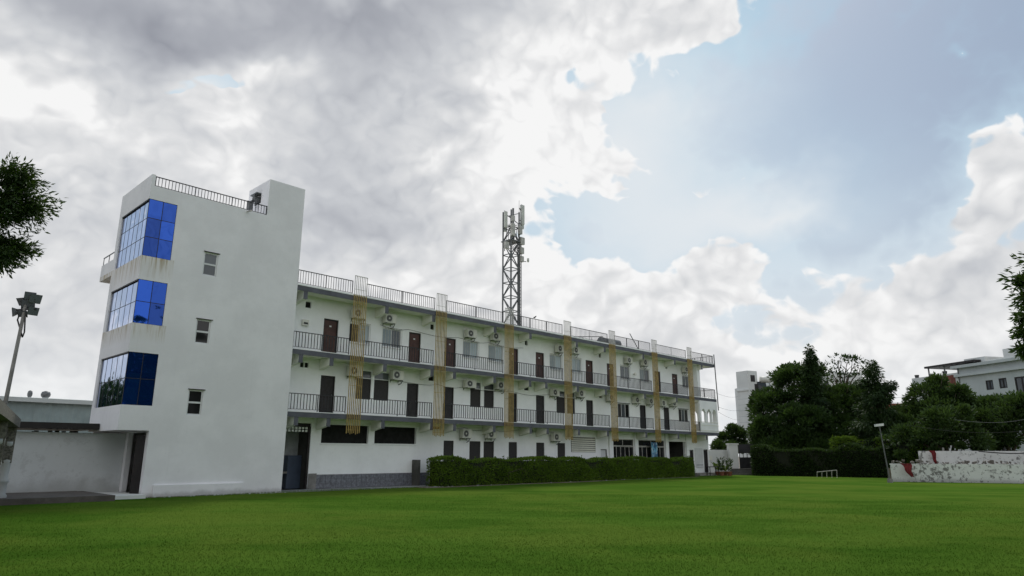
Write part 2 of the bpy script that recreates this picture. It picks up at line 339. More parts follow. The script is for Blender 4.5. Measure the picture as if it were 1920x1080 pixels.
M['galv'] = pmat('galvanised_steel', (.15, .155, .16), .5, .18, 6, metal=.4, streak=.4)
M['antenna'] = pmat('antenna_radome', (.60, .60, .56), .5, .08)
M['concrete'] = pmat('worn_concrete', (.24, .23, .215), .85, .2, 2, .4, 25, fine=.3)
M['kerb'] = pmat('dark_kerb_stone', (.115, .10, .09), .85, .2, 2, .4, 25, fine=.3)
M['pave'] = pmat('grey_paving', (.27, .275, .28), .8, .2, 1.4, .3, 30, fine=.3)
M['ground'] = pmat('dry_earth', (.17, .145, .11), .9, .25, .7, .5, 12, fine=.4)
M['tile'] = pmat('blue_grey_tile', (.20, .205, .235), .35, .3, 9, .1, 30, fine=.7)
M['grout'] = pmat('tile_grout', (.11, .11, .12), .8, .1)
M['sheet'] = pmat('green_sheet_metal', (.27, .335, .345), .5, .1, .8, streak=.5)
M['bark'] = pmat('tree_bark', (.085, .065, .048), .9, .3, 6, .6, 30)
M['redcloth'] = pmat('red_cloth', (.19, .022, .026), .85, .25, 5)
M['redroof'] = pmat('dull_red_roof', (.23, .075, .055), .8, .2, 2)
M['stone'] = pmat('patterned_stone', (.19, .175, .15), .8, .45, 14, .5, 40, fine=.8)
M['whitecol'] = stain_plaster('column_whitewash', (.46, .47, .47), base_h=.7)
M['pot'] = pmat('clay_pot', (.20, .075, .045), .8, .2, 6)
M['lawn'] = lawn_mat(); M['blade'] = lawn_mat(True)
M['leaf_hedge'] = leaf_mat('hedge_leaf', (.045, .095, .010), (.125, .205, .022), .36)
M['leaf_mango'] = leaf_mat('mango_leaf', (.013, .032, .009), (.046, .086, .020))
M['leaf_ashoka'] = leaf_mat('ashoka_leaf', (.012, .030, .009), (.032, .062, .016))
M['leaf_neem'] = leaf_mat('neem_leaf', (.017, .040, .011), (.052, .092, .023))
M['leaf_near'] = leaf_mat('near_leaf', (.014, .034, .007), (.048, .090, .014), .22)
M['leaf_dark'] = leaf_mat('dark_hedge_leaf', (.013, .032, .008), (.036, .066, .015))
M['core'] = pmat('hedge_inner_dark', (.014, .018, .008), .95, .3, 6)
# ------------------------------------------------------------------ ground
g = MB().add([(-1500, -1500, 0), (1500, -1500, 0), (1500, 1500, 0), (-1500, 1500, 0)], [(0, 1, 2, 3)]).build('ground', M['ground']); tag(g, 'bare earth around the lawn and buildings', kind='structure')
LZ = .06
lm = MB(); nx, ny = 90, 70
lx = np.linspace(-45, 82, nx); ly = np.linspace(-45, 30.95, ny)
def lawn_z(x, y): return LZ+.02*math.sin(x*.21+1)*math.sin(y*.17)+.015*math.sin(x*.5+y*.37) if y < 30.5 else LZ
lm.add([(x, y, lawn_z(x, y)) for y in ly for x in lx], [(j*nx+i, j*nx+i+1, (j+1)*nx+i+1, (j+1)*nx+i) for j in range(ny-1) for i in range(nx-1)])
lawn = lm.build('lawn', M['lawn'], smooth=True); tag(lawn, kind='structure')
def grass_patch():
    """short blades where single blades can still be told from the turf"""
    n = 230000
    r = 8.8+24*rng.random(n)**1.35; a = YAW+np.radians(-39+78*rng.random(n))
    x = r*np.cos(a); y = r*np.sin(a); k = (y < 30.7); x, y = x[k], y[k]
    n2 = 9000; xe = 5+55*rng.random(n2); ye = 30.95-.35*rng.random(n2)**2; x = np.r_[x, xe]; y = np.r_[y, ye]; n = len(x)
    z = LZ+.02*np.sin(x*.21+1)*np.sin(y*.17)+.015*np.sin(x*.5+y*.37)
    h = .012+.018*rng.random(n); h[-n2:] *= 3.0; th = rng.random(n)*6.283; w = .0035+.003*rng.random(n)
    lx_, ly_ = (rng.random(n)-.5)*.05, (rng.random(n)-.5)*.05
    V = np.empty((n, 3, 3)); V[:, 0] = np.c_[x-w*np.cos(th), y-w*np.sin(th), z-.004]; V[:, 1] = np.c_[x+w*np.cos(th), y+w*np.sin(th), z-.004]; V[:, 2] = np.c_[x+lx_, y+ly_, z+h]
    me = bpy.data.meshes.new('grass'); me.vertices.add(n*3); me.vertices.foreach_set('co', V.ravel())
    me.loops.add(n*3); me.loops.foreach_set('vertex_index', np.arange(n*3)); me.polygons.add(n); me.polygons.foreach_set('loop_start', np.arange(0, n*3, 3)); me.polygons.foreach_set('loop_total', np.full(n, 3))
    me.update(); me.materials.append(M['blade']); o = bpy.data.objects.new('grass', me); COL.objects.link(o)
    tag(o, 'short mown green grass blades over the lawn', 'grass', kind='stuff')
grass_patch()
pv = MB().box(16.52, 26.6, 31.0, 32.34, -.05, .10).build('pavement', M['pave']); tag(pv, kind='structure')
es = MB(); K = 90
for i in range(K+1): x = 9.9+6.7*i/K; es.V += [(x, 31.19, .085), (x, 30.98-.16*abs(math.sin(i*1.7)+.6*math.sin(i*.53)), .064)]
es.F = [(2*i, 2*i+1, 2*i+3, 2*i+2) for i in range(K)]; tag(es.build('dirt_edge', M['ground']), kind='structure')
# ------------------------------------------------------------------ stair tower
TX0, TXC, TX1, TY0, TY1 = 9.13, 10.34, 16.5, 31.2, 35.2
tw = thing('stair_tower', (TX0, TY0, 0), 'tall pale grey stair tower with blue glass corner windows', 'tower')
GL = [(3.77, 5.96), (7.19, 9.09), (10.15, 12.75)]
SW = [(11.76, 12.40, 3.46, 4.56), (11.76, 12.40, 6.62, 7.72), (11.76, 12.40, 9.77, 10.87)]
fw_ = wall(MB(), lambda u, v, w: (u, TY0+w, v), TX0, TX1, -.1, 13.38, .2, [(TX0-1, TXC, -.2, 2.75)]+[(TX0-1, TXC, a, b) for a, b in GL]+SW)
fw_.box(TX0, TX0+.16, TY0, TY0+.2, 13.38, 13.9)
fw_.build('front_wall', M['tower'], tw)
sw_ = wall(MB(), lambda u, v, w: (TX0+w, u, v), TY0+.2, TY1, 2.75, 13.9, .2, [(TY0, 34.8, a, b) for a, b in GL])
sw_.build('side_wall', M['tower'], tw)
b_ = MB(); b_.box(TX0+.2, TX1, TY1-.2, TY1, -.1, 13.4); b_.box(TX1-.2, TX1, TY0+.2, TY1-.2, -.1, 13.38); b_.box(TX0+.2, TX1-.2, TY0+.2, TY1-.2, 13.0, 13.2)
b_.box(TX0+.2, TXC+.2, TY0+.2, TY1-.2, 2.76, 2.95); b_.box(TX0+.2, TX1-.2, TY0+.2, TY1-.2, 6.4, 6.6); b_.box(TX0+.2, TX1-.2, TY0+.2, TY1-.2, 9.5, 9.7)
b_.build('rear_wall', M['tower'], tw)
s_ = wall(MB(), lambda u, v, w: (TXC+w, u, v), TY0+.2, TY1-.2, -.1, 2.75, .2, [(31.5, 33.7, -.2, 2.7)]); s_.build('entry_wall', M['tower'], tw)
MB().box(TXC+.22, TX1-.2, TY0+.2, 31.43, 0, 2.7).build('stair_lining', M['shade_stone'], tw); MB().box(12.2, 12.3, 31.43, 35, 0, 2.7).build('stair_lining', M['shade_stone'], tw)
dl = MB().obox((TXC-.02, 31.52, .2), (-.2, .42, 0), (.03, .014, 0), (0, 0, 2.35)).build('door', M['frame_dark'], tw)
MB().box(10.75, 14.58, TY0-.10, TY0, -.1, .54).build('plinth', M['tower'], tw)
ph = MB(); wall(ph, lambda u, v, w: (u, TY0+w, v), 14.56, TX1, 13.38, 15.3, .15, []); wall(ph, lambda u, v, w: (14.56+w, u, v), TY0+.15, 33.5, 13.2, 15.3, .15, [(32.05, 32.75, 14.25, 14.75)])
ph.box(14.71, TX1, 33.35, 33.5, 13.2, 15.3); ph.box(TX1-.15, TX1, TY0+.15, 33.35, 13.38, 15.3); ph.box(14.71, TX1-.15, TY0+.15, 33.35, 15.1, 15.28)
pho = ph.build('lift_house', M['tower'], tw)
MB().tube([(14.7, 32.4, 14.5), (14.35, 32.4, 14.5), (14.2, 32.45, 14.3), (14.2, 32.5, 13.9)], [.17, .17, .17, .13], 10).build('exhaust_duct', M['galv'], pho)
MB().box(14.30, 14.56, 32.05, 32.75, 14.72, 14.78).build('hood', M['galv'], pho)
MB().tube([(13.55, TY0+.02, 13.30), (13.55, TY0-.45, 13.22)], .035, 8).build('rain_spout', M['steelpale'], tw)
for x0, x1, z0, z1 in SW:
    f = MB(); yy = TY0+.05
    for q in ((x0, x0+.06, z0, z1), (x1-.06, x1, z0, z1), (x0+.06, x1-.06, z0, z0+.06), (x0+.06, x1-.06, z1-.06, z1), (x0+.06, x1-.06, (z0+z1)/2-.04, (z0+z1)/2+.04)): f.box(q[0], q[1], yy, yy+.06, q[2], q[3])
    fo = f.build('window', M['alu'], tw)
    MB().box(x0-.04, x1+.06, TY0-.05, TY0-.001, z1+.005, z1+.035).build('hood', M['frame_dark'], fo)
    for a, b in ((z0+.06, (z0+z1)/2-.04), ((z0+z1)/2+.04, z1-.06)): MB().box(x0+.06, x1-.06, yy+.02, yy+.035, a, b).build('pane', M['grey'] if z0 > 9 else M['dark'], fo)
def glazing(face, z0, z1, cols, rows, recess):
    f = MB(); t = .028
    a0, a1 = (TX0+.03, TXC) if face == 'front' else (TY0+.06, 34.8)
    def bx(mb, u0, u1, v0, v1, w0, w1):
        return mb.box(u0, u1, TY0+w0, TY0+w1, v0, v1) if face == 'front' else mb.box(TX0+w0, TX0+w1, u0, u1, v0, v1)
    ue = np.linspace(a0, a1, cols+1); ve = np.linspace(z0, z1, rows+1)
    for u in ue: bx(f, u-t/2 if u > a0 else u, u+t/2 if u < a1 else u, z0, z1, recess+.010, recess+.06)
    for v in ve: bx(f, a0+t, a1-t, v-t/2 if v > z0 else v, v+t/2 if v < z1 else v, recess+.011, recess+.062)
    fo = f.build('corner_window', M['frame_dark'], tw)
    for i in range(cols):
        for j in range(rows):
            bx(MB(), ue[i]+t/2, ue[i+1]-t/2, ve[j]+t/2, ve[j+1]-t/2, recess+.016, recess+.03).build('pane', M['blue'], fo)
    if face == 'side': bx(MB(), a0, a1, z1-.05, z1-.001, .006, recess+.004).build('head_shadow', M['frame_dark'], fo)  # dark strip painted in for the slot shadow under the window head
for (a, b), rf, cs, rs in zip(GL, (2, 2, 3), (5, 5, 6), (2, 2, 3)):
    glazing('front', a, b, 2, rf, .015); glazing('side', a, b, cs, rs, .05)
def railing(parent, p0, p1, h, step, mat, gap=.09, post=1.6, name='railing', r=.011):
    """flat-bar railing: rails and posts in one part, balusters as its sub-part"""
    p0, p1 = Vector(p0), Vector(p1); L = (p1-p0).length; d = (p1-p0)/L; up = Vector((0, 0, 1)); f = MB()
    f.bar(p0+up*(h-.02), p1+up*(h-.02), .05, .035); f.bar(p0+up*gap, p1+up*gap, .03, .02)
    n = max(1, round(L/post))
    for i in range(n+1): q = p0+d*(.02+(L-.04)*i/n); f.bar(q, q+up*(h-.038), .035)
    o = f.build(name, mat, parent); bl = MB(); k = max(1, round(L/step))
    for i in range(1, k): q = p0+d*(L*i/k); bl.bar(q+up*(gap+.01), q+up*(h-.038), r*2)
    tag(bl.build('balusters', mat, o), kind='stuff'); return o
railing(tw, (9.30, TY0+.06, 13.38), (14.55, TY0+.06, 13.38), .48, .145, M['iron'], .04)
bc = MB(); bc.box(TX0, 12, TY1, 37.0, 9.95, 10.1); bc.box(TX0, TX0+.1, TY1, 37.0, 10.1, 10.75); bc.box(TX0+.1, 12, 36.9, 37.0, 10.1, 10.75)
bco = bc.build('rear_balcony', M['tower'], tw)
rl = MB(); rl.bar((TX0+.05, TY1, 11.15), (TX0+.05, 37.0, 11.15), .04); 
for y in (35.3, 36.1, 36.95): rl.bar((TX0+.05, y, 10.75), (TX0+.05, y, 11.15), .03)
rl.build('hand_rail', M['galv'], bco)
# ------------------------------------------------------------------ long three-storey block
YE, YW, X0, X1 = 31.35, 32.35, 16.52, 59.75
F1, F2, F3 = 3.85, 6.93, 10.19; SL = .22; BX = 57.2
hb = thing('hostel_block', (X0, YW, 0), 'long white three-storey block with railed balconies beside the tower', 'building')
D2 = [(18.8, 19.7), (24.5, 25.4), (27.3, 28.2), (33.0, 33.9), (35.7, 36.6), (41.4, 42.3), (44.1, 45.0), (51.0, 51.9), (53.8, 54.75)]
W2 = [(20.4, 21.7), (22.6, 23.9), (28.8, 30.1), (31.05, 32.4), (37.2, 38.5), (39.75, 40.8), (45.9, 47.2), (48.7, 50.1), (55.55, 56.7)]
D1 = [(18.85, 19.72), (24.5, 25.35), (27.3, 28.12), (32.95, 33.8), (35.7, 36.6), (41.35, 42.2), (48.5, 49.4), (52.15, 53.05)]
W1 = [(21.0, 22.0), (22.2, 23.2), (29.5, 30.4), (30.7, 31.6), (37.9, 38.85), (39.1, 40.0)]
W1S = [(45.4, 47.0), (54.6, 56.2)]
G1 = [(27.4, 28.2), (29.5, 30.45), (30.72, 31.65), (33.0, 33.8), (35.7, 36.55), (37.95, 38.8)]
OPEN = [(19.1, 22.0, 2.38, 3.33), (22.4, 25.3, 2.40, 3.33)]
V2 = [(17.65, 17.98, 9.33, 9.66), (26.1, 26.38, 9.28, 9.6), (34.58, 34.86, 9.28, 9.6), (43.1, 43.36, 9.28, 9.6), (52.8, 53.1, 9.28, 9.6)]
V1 = [(17.6, 17.82, 6.18, 6.44), (17.86, 18.08, 6.18, 6.44), (26.08, 26.5, 6.14, 6.42), (34.5, 34.98, 6.14, 6.42), (42.95, 43.4, 6.14, 6.42)]
SLOT = [(25.8, 27.1, 3.30, 3.45), (34.1, 35.4, 3.30, 3.48)]
GF = [(44.5, 47.4, 0.05, 3.05), (48.0, 52.0, 0.05, 3.05), (52.6, 55.4, 0.05, 2.98), (56.0, 56.8, .05, 2.3), (58.6, 59.4, .3, 2.35), (43.0, 43.8, .05, 2.25), (17.0, 18.5, .05, 3.35)]
yfn = lambda u, v, w: (u, YW+w, v)
wall(MB(), yfn, X0, 59.6, -.1, F1-SL, .22, [(*h, .9, 2.64) for h in G1]+OPEN+SLOT+GF).build('ground_floor_wall', M['plaster'], hb)
wall(MB(), yfn, X0, BX, F1, F2-SL, .22, [(*h, F1, 5.87) for h in D1]+[(*h, 4.76, 6.32) for h in W1]+[(*h, 4.72, 5.85) for h in W1S]+V1).build('first_floor_wall', M['plaster'], hb)
wall(MB(), yfn, X0, BX, F2, F3-SL, .22, [(*h, F2, 8.92) for h in D2]+[(*h, 7.84, 8.9) for h in W2]+V2).build('second_floor_wall', M['plaster'], hb)
rb = MB()
for a, b in ((-.1, F1-SL), (F1, F2-SL), (F2, F3-SL)):
    rb.box(X0, BX, 40.8, 41, a, b); rb.box(X0, X0+.2, YW+.22, 40.8, a, b); rb.box(BX-.2, BX, YW+.22, 40.8, a, b)
rb.box(59.4, 59.6, YW+.22, 40.8, -.1, F1-SL); rb.box(BX, 59.6, 40.8, 41, -.1, F1-SL)
rb.build('rear_walls', M['cream'], hb); rp = MB()
for x in (18.75, 26.6, 34.9, 43.4, 52.3, 55.7): rp.box(x, x+.12, YW+.22, 38.9, 0, F1-SL-.002)
rp.box(18.9, 59.3, 38.9, 39.0, 0, F1-SL-.002); rp.build('party_walls', M['shade_stone'], hb)
MB().box(17.0, 59.3, YW+.23, 40.7, .0, .05).build('ground_slab', M['shade_stone'], hb); MB().box(17.0, 59.3, YW+.23, 40.7, F1-SL-.03, F1-SL-.004).build('ceiling', M['shade_stone'], hb)
rb2 = MB().box(17.02, 18.74, 34.0, 34.1, .1, 3.3).build('corridor_wall', M['yard'], hb)
MB().box(17.95, 18.72, 33.5, 33.98, .1, 1.75).build('cabinet', pmat('blue_grey_cabinet', (.10, .13, .19), .5), hb)
MB().box(17.05, 17.9, 33.4, 33.95, .85, .95).build('counter', M['concrete'], hb)
for z in (F1, F2, F3):
    s = MB().box(X0, X1, YE, 41, z-SL, z).build('floor_slab' if z < F3 else 'roof_slab', M['cream'], hb)
    MB().box(X0, X1, YE-.035, YE-.001, z-SL-.04, z-.015).build('fascia', M['slate'], s)
    MB().box(X1+.001, X1+.03, YE-.03, 41, z-SL-.04, z-.015).build('fascia', M['slate'], s)
MB().box(X0, X1, YE-.05, YE+.10, F3+.001, F3+.085).build('roof_curb', M['plaster'], hb)
for z in (F1, F2): MB().box(X0, 56.4 if z == F1 else X1, YE-.045, YE+.04, z-.012, z+.022).build('nosing', M['plaster'], hb)
# brackets under the slabs
def bracket_mesh():
    m = MB(); w, dp = .22, YW-YE-.02
    v = [(0, 0, 0), (w, 0, 0), (w, dp, 0), (0, dp, 0), (0, 0, -.40), (w, 0, -.40), (w, dp, -.58), (0, dp, -.58)]
    m.add(v, [(0, 1, 2, 3), (4, 7, 6, 5), (0, 4, 5, 1), (1, 5, 6, 2), (2, 6, 7, 3), (3, 7, 4, 0)]); return mesh_of(m, 'bracket', M['cream'])
BM = bracket_mesh(); CM = mesh_of(MB().box(-.004, .224, -.02, -.001, -.41, 0), 'front_cap', M['slate'])
for z, xs in ((F3, (16.95, 22.0, 25.4, 30.55, 33.95, 39.0, 42.4, 47.7, 52.6, 57.3)), (F2, (16.95, 18.7, 22.05, 25.4, 27.15, 30.55, 33.9, 35.55, 39.0, 42.4, 47.7, 52.6)), (F1, (16.95, 18.75, 22.1, 25.5, 27.25, 30.55, 33.95, 35.65, 39.05, 42.5, 47.65, 52.55, 57.4))):
    for x in xs:
        o = put('bracket', BM, hb, (x, YE, z-SL-.001)); put('front_cap', CM, o, (x, YE, z-SL-.04))
# doors
def door_mesh(w, h):
    f = MB(); f.box(0, .06, 0, .08, 0, h); f.box(w-.06, w, 0, .08, 0, h); f.box(.06, w-.06, 0, .08, h-.06, h); return f
for row, z, top, leaf in ((D2, F2, 8.92, 'brown'), (D1, F1, 5.87, 'darkdoor')):
    for i, (a, b) in enumerate(row):
        w, h = b-a-.004, top-z-.004
        o = MB().box(a+.06, b-.06, YW+.09, YW+.13, z+.01, top-.07).build('door', M[leaf], hb)
        f = MB()
        for v in door_mesh(w, h).V: f.V.append((v[0]+a+.002, v[1]+YW+.05, v[2]+z+.002))
        f.F = door_mesh(w, h).F; f.build('frame', M['frame_dark'], o)
        if leaf == 'brown':
            p = MB()
            for zz in (z+.25, z+1.05):
                p.box(a+.18, b-.18, YW+.078, YW+.089, zz, zz+.62)
            p.build('panel', M['brown'], o)
            MB().box((a+b)/2-.06, (a+b)/2+.06, YW+.074, YW+.077, top-.42, top-.34).build('number_plate', M['alu'], o)
        else:
            MB().box(a+.07, b-.07, YW+.08, YW+.089, z+.85, z+.95).build('rail', M['frame_dark'], o)
        MB().box(b-.16, b-.13, YW+.04, YW+.089, z+.95, z+1.07).build('handle', M['galv'], o)
# windows
def window(x0, x1, z0, z1, panes, fm, gm, name='window', ft=.045, head=False, y=YW+.04):
    f = MB(); n = panes; xs = np.linspace(x0, x1, n+1)
    for x in xs: f.box(max(x0, x-ft/2), min(x1, x+ft/2), y, y+.06, z0, z1)
    f.box(x0, x1, y+.003, y+.057, z0, z0+ft); f.box(x0, x1, y+.003, y+.057, z1-ft, z1)
    o = f.build(name, fm, hb)
    for i in range(n): MB().box(xs[i]+ft/2, xs[i+1]-ft/2, y+.02+.012*(i % 2), y+.03+.012*(i % 2), z0+ft, z1-ft).build('pane', gm if not isinstance(gm, list) else gm[i % len(gm)], o)
    if head: MB().box(x0-.06, x1+.06, YW-.07, YW-.001, z1+.01, z1+.05).build('hood', M['slate'], o)
    return o
for i, (a, b) in enumerate(W2):
    o = window(a+.002, b-.002, 7.842, 8.898, 2, M['alu'], [M['curtain'], M['grey']] if i in (1, 7) else ([M['mesh'], M['curtain']] if i == 0 else ([M['grey'], M['grey']] if i > 5 else M['curtain'])))
    gr = MB(); gr.bar((a-.03, YW-.06, 8.96), (b+.03, YW-.06, 8.96), .02); gr.bar((a-.03, YW-.06, 7.78), (b+.03, YW-.06, 7.78), .02)
    for x in np.linspace(a-.03, b+.03, 8): gr.bar((x, YW-.06, 7.78), (x, YW-.06, 8.96), .012)
    gr.build('grille', M['steelpale'], o)
for a, b in W1:
    o = window(a+.002, b-.002, 4.762, 5.90, 1, M['frame_dark'], M['mesh'])
    MB().box(a+.002, b-.002, YW+.06, YW+.09, 5.95, 6.318).build('fanlight', M['grey'], o); MB().box(a+.002, b-.002, YW+.02, YW+.10, 5.902, 5.948).build('transom', M['alu'], o)
for a, b in W1S: window(a+.002, b-.002, 4.722, 5.848, 3, M['alu'], [M['mesh'], M['grey'], M['dark']], head=True)
for a, b in G1: window(a+.002, b-.002, .902, 2.638, 1, M['frame_dark'], M['mesh'])
# ground floor front: glazed lobby, openings, louvre
for a, b, n in ((44.5, 47.4, 5), (48.0, 52.0, 6)):
    window(a+.002, b-.002, .06, 2.5, n, M['steelpale'], M['dark'], 'glazed_screen', .045); window(a+.002, b-.002, 2.52, 3.048, 2, M['steelpale'], M['dark'], 'transom_light', .05)
for a in (44.0, 47.45, 52.05, 55.45): MB().box(a, a+.48, YW-.12, YW-.002, -.05, F1-SL-.02).build('pilaster', M['plaster'], hb)
o = MB().box(43.06, 43.74, YW+.09, YW+.13, .06, 2.19).build('door', M['alu'], hb); MB().box(43.0+.003, 43.06, YW+.05, YW+.13, .06, 2.245).build('frame', M['frame_dark'], o); MB().box(43.74, 43.797, YW+.05, YW+.13, .06, 2.245).build('frame', M['frame_dark'], o); MB().box(43.06, 43.74, YW+.05, YW+.13, 2.19, 2.245).build('frame', M['frame_dark'], o)
for a, b, c, d in ((56.0, 56.8, .06, 2.3), (58.6, 59.4, .31, 2.35)):
    o = MB().box(a+.06, b-.06, YW+.1, YW+.14, c, d-.06).build('door', M['darkdoor'], hb); MB().box(a+.004, a+.06, YW+.06, YW+.14, c, d-.003).build('frame', M['frame_dark'], o); MB().box(b-.06, b-.004, YW+.06, YW+.14, c, d-.003).build('frame', M['frame_dark'], o)
nb = MB().box(57.0, 58.35, YW-.06, YW-.002, .75, 2.45).build('notice_panel', M['alu'], hb)
MB().box(57.1, 58.25, YW-.066, YW-.061, .95, 1.0).build('panel_rule', M['slate'], nb)
MB().box(39.45, 42.35, YW-.012, YW-.0015, 2.02, 3.1).build('louvre_backing', M['concrete'], hb)
for k in range(7):
    m = MB(); z = 2.06+k*.145; m.add([(39.5, YW-.002, z), (42.3, YW-.002, z), (42.3, YW-.06, z), (39.5, YW-.06, z), (39.5, YW-.002, z+.10), (42.3, YW-.002, z+.10), (42.3, YW-.025, z+.03), (39.5, YW-.025, z+.03)], [(0, 1, 2, 3), (4, 7, 6, 5), (0, 4, 5, 1), (1, 5, 6, 2), (2, 6, 7, 3), (3, 7, 4, 0)]); m.build('louvre_slat', M['cream'], hb)
jl = MB()
for i in range(7):
    for j in range(2): jl.box(17.1+i*.19, 17.22+i*.19, YW+.12, YW+.16, 2.92+j*.14, 3.02+j*.14)
tag(jl.build('jali_blocks', M['plaster'], hb), kind='stuff')
jf = MB(); jf.box(17.0, 18.5, YW+.1, YW+.18, 3.20, 3.34); jf.box(18.40, 18.5, YW+.05, YW+.2, .1, 3.2); jf.build('entry_frame', M['frame_dark'], hb)
for a, b, c, d in OPEN: MB().box(a+.002, b-.002, YW+.15, YW+.16, c+.002, d-.002).build('room_shade_sheet', M['black'], hb); MB().box(a-.06, b+.06, YW-.05, YW-.002, c-.06, c-.001).build('sill', M['plaster'], hb)  # black sheet added across each opening in place of the room's shade
# small ventilators
for L in (V2, V1):
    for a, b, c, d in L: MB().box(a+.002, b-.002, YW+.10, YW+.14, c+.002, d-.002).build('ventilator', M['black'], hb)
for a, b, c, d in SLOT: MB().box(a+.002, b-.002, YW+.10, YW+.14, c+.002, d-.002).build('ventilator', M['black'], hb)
mb_ = MB().box(17.5, 17.86, YW-.12, YW-.002, 8.35, 8.66).build('meter_box', M['ac'], hb); MB().box(17.56, 17.8, YW-.126, YW-.121, 8.42, 8.52).build('dial', M['acdark'], mb_)
MB().tube([(47.75, YW-.01, 8.33), (47.75, YW-.22, 8.36)], [.05, .14], 12).build('horn_speaker', M['ac'], hb)
# tiled dado: single tiles over a grout bed
gb = MB().box(18.55, 26.3, YW-.03, YW-.002, .1, .80).build('dado', M['grout'], hb)
TM = mesh_of(MB().box(.006, .304, -.018, 0, .006, .224), 'tile', M['tile'])
for i in range(25):
    for j in range(3): put('tile', TM, gb, (18.56+i*.31, YW-.031+.003*((i*7+j*3) % 3)/3, .11+j*.23))
MB().box(18.50, 18.95, YW-.06, YW-.031, .1, .86).build('end_stone', M['concrete'], hb)
# gold pipe screens
SC = [20.28, 26.05, 31.9, 37.95, 43.4, 49.4, 55.15]; SWD = .78
for i, xc in enumerate(SC):
    m = MB(); n = 8
    for k in range(n): x = xc-SWD/2+SWD*k/(n-1); m.bar((x, YE-.09, 2.86+.04*math.sin(k*2.1+i)), (x, YE-.09, 10.24), .034)
    for z in (3.05, 5.35, 6.72, 8.4, 9.8): m.bar((xc-SWD/2, YE-.065, z), (xc+SWD/2, YE-.065, z), .018)
    o = m.build('pipe_screen', M['gold'], hb); tp = MB()
    for k in range(n): x = xc-SWD/2+SWD*k/(n-1); tp.bar((x, YE-.09, 10.242), (x, YE-.09, 11.28), .028)
    tp.bar((xc-SWD/2-.02, YE-.09, 11.29), (xc+SWD/2+.02, YE-.09, 11.29), .035); tp.bar((xc-SWD/2, YE-.07, 10.55), (xc+SWD/2, YE-.07, 10.55), .02)
    tp.build('screen_top', M['steelpale'], o)
# railings between the screens
ed = [X0+.05]+[v for xc in SC for v in (xc-SWD/2-.05, xc+SWD/2+.05)]+[X1-.05]
for i in range(0, len(ed), 2):
    railing(hb, (ed[i], YE+.03, F3+.085), (ed[i+1], YE+.03, F3+.085), .74, .15, M['iron'], .05, 2.0, r=.010)
    railing(hb, (ed[i], YE+.04, F2+.022), (ed[i+1], YE+.04, F2+.022), .88, .175, M['iron'], .10, 2.0, r=.014)
    if ed[i] < 55: railing(hb, (ed[i], YE+.04, F1+.022), (min(ed[i+1], 56.5), YE+.04, F1+.022), .88, .175, M['iron'], .10, 2.0, r=.014)
railing(hb, (56.5-.85, YE+.04, F1+.022), (56.5, YE+.04, F1+.022), .88, .13, M['iron'], .10, 2.0)
for z, h in ((F3+.02, .8), (F2, .9)): railing(hb, (X1-.06, YE+.1, z), (X1-.06, 40.5, z), h, .3, M['iron'], .08, 2.0)
MB().tube([(X1-.02, YE-.08, 11.15), (X1+.02, YE-.10, 9.0), (X1+.10, YE-.10, 7.2), (X1+.12, YE-.10, 5.9)], .05, 8).build('drain_pipe', M['galv'], hb, True)
MB().box(57.2, 57.7, 31.75, 32.25, F2, F3-SL-.001).build('terrace_column', M['plaster'], hb)
MB().box(57.3, 57.7, 38.2, 38.6, F2, F3-SL-.001).build('terrace_column', M['plaster'], hb)
# arcaded corner balcony
def arcade(fn, u0, u1, n, t):
    m = MB(); zs, zp, ztop = 5.55, 4.70, F2-SL-.045
    cw = .20; w = (u1-u0-cw*(n+1))/n
    wall(m, fn, u0, u1, F1+.002, zp, t, [])
    for i in range(n+1):
        a = u0+i*(w+cw); wall(m, fn, a, a+cw, zp, ztop, t, [])
        if i == n: break
        b = a+cw; K = 12
        def prof(k):
            s = k/K; q = math.sin(math.pi*s); return zs+.42*q**.6-.06*abs(math.sin(3*math.pi*s))
        for k in range(K):
            ua, ub = b+w*k/K, b+w*(k+1)/K; za, zb = prof(k), prof(k+1)
            for w_ in (0, t): m.add([fn(ua, za, w_), fn(ub, zb, w_), fn(ub, ztop, w_), fn(ua, ztop, w_)], [(0, 1, 2, 3)])
            m.add([fn(ua, za, 0), fn(ub, zb, 0), fn(ub, zb, t), fn(ua, za, t)], [(0, 1, 2, 3)])
    return m
ar = arcade(lambda u, v, w: (u, YE-.05+w, v), 56.55, X1, 3, .2).build('arcade_front', M['plaster'], hb)
for z in (3.98, 4.45, 4.73): MB().box(56.53, X1+.02, YE-.08, YE-.051, z, z+.05).build('moulding', M['cream'], ar)
arcade(lambda u, v, w: (X1-w, u, v), YE+.15, 34.9, 4, .2).build('arcade_end', M['plaster'], hb)
# entrance steps at the far end
for k in range(3): MB().box(55.9-.05*k, 59.45+.03*k, 31.6-.30*k, 32.335-.004*k, -.05-.002*k, .30-.1*k).build('step', M['concrete'], hb)
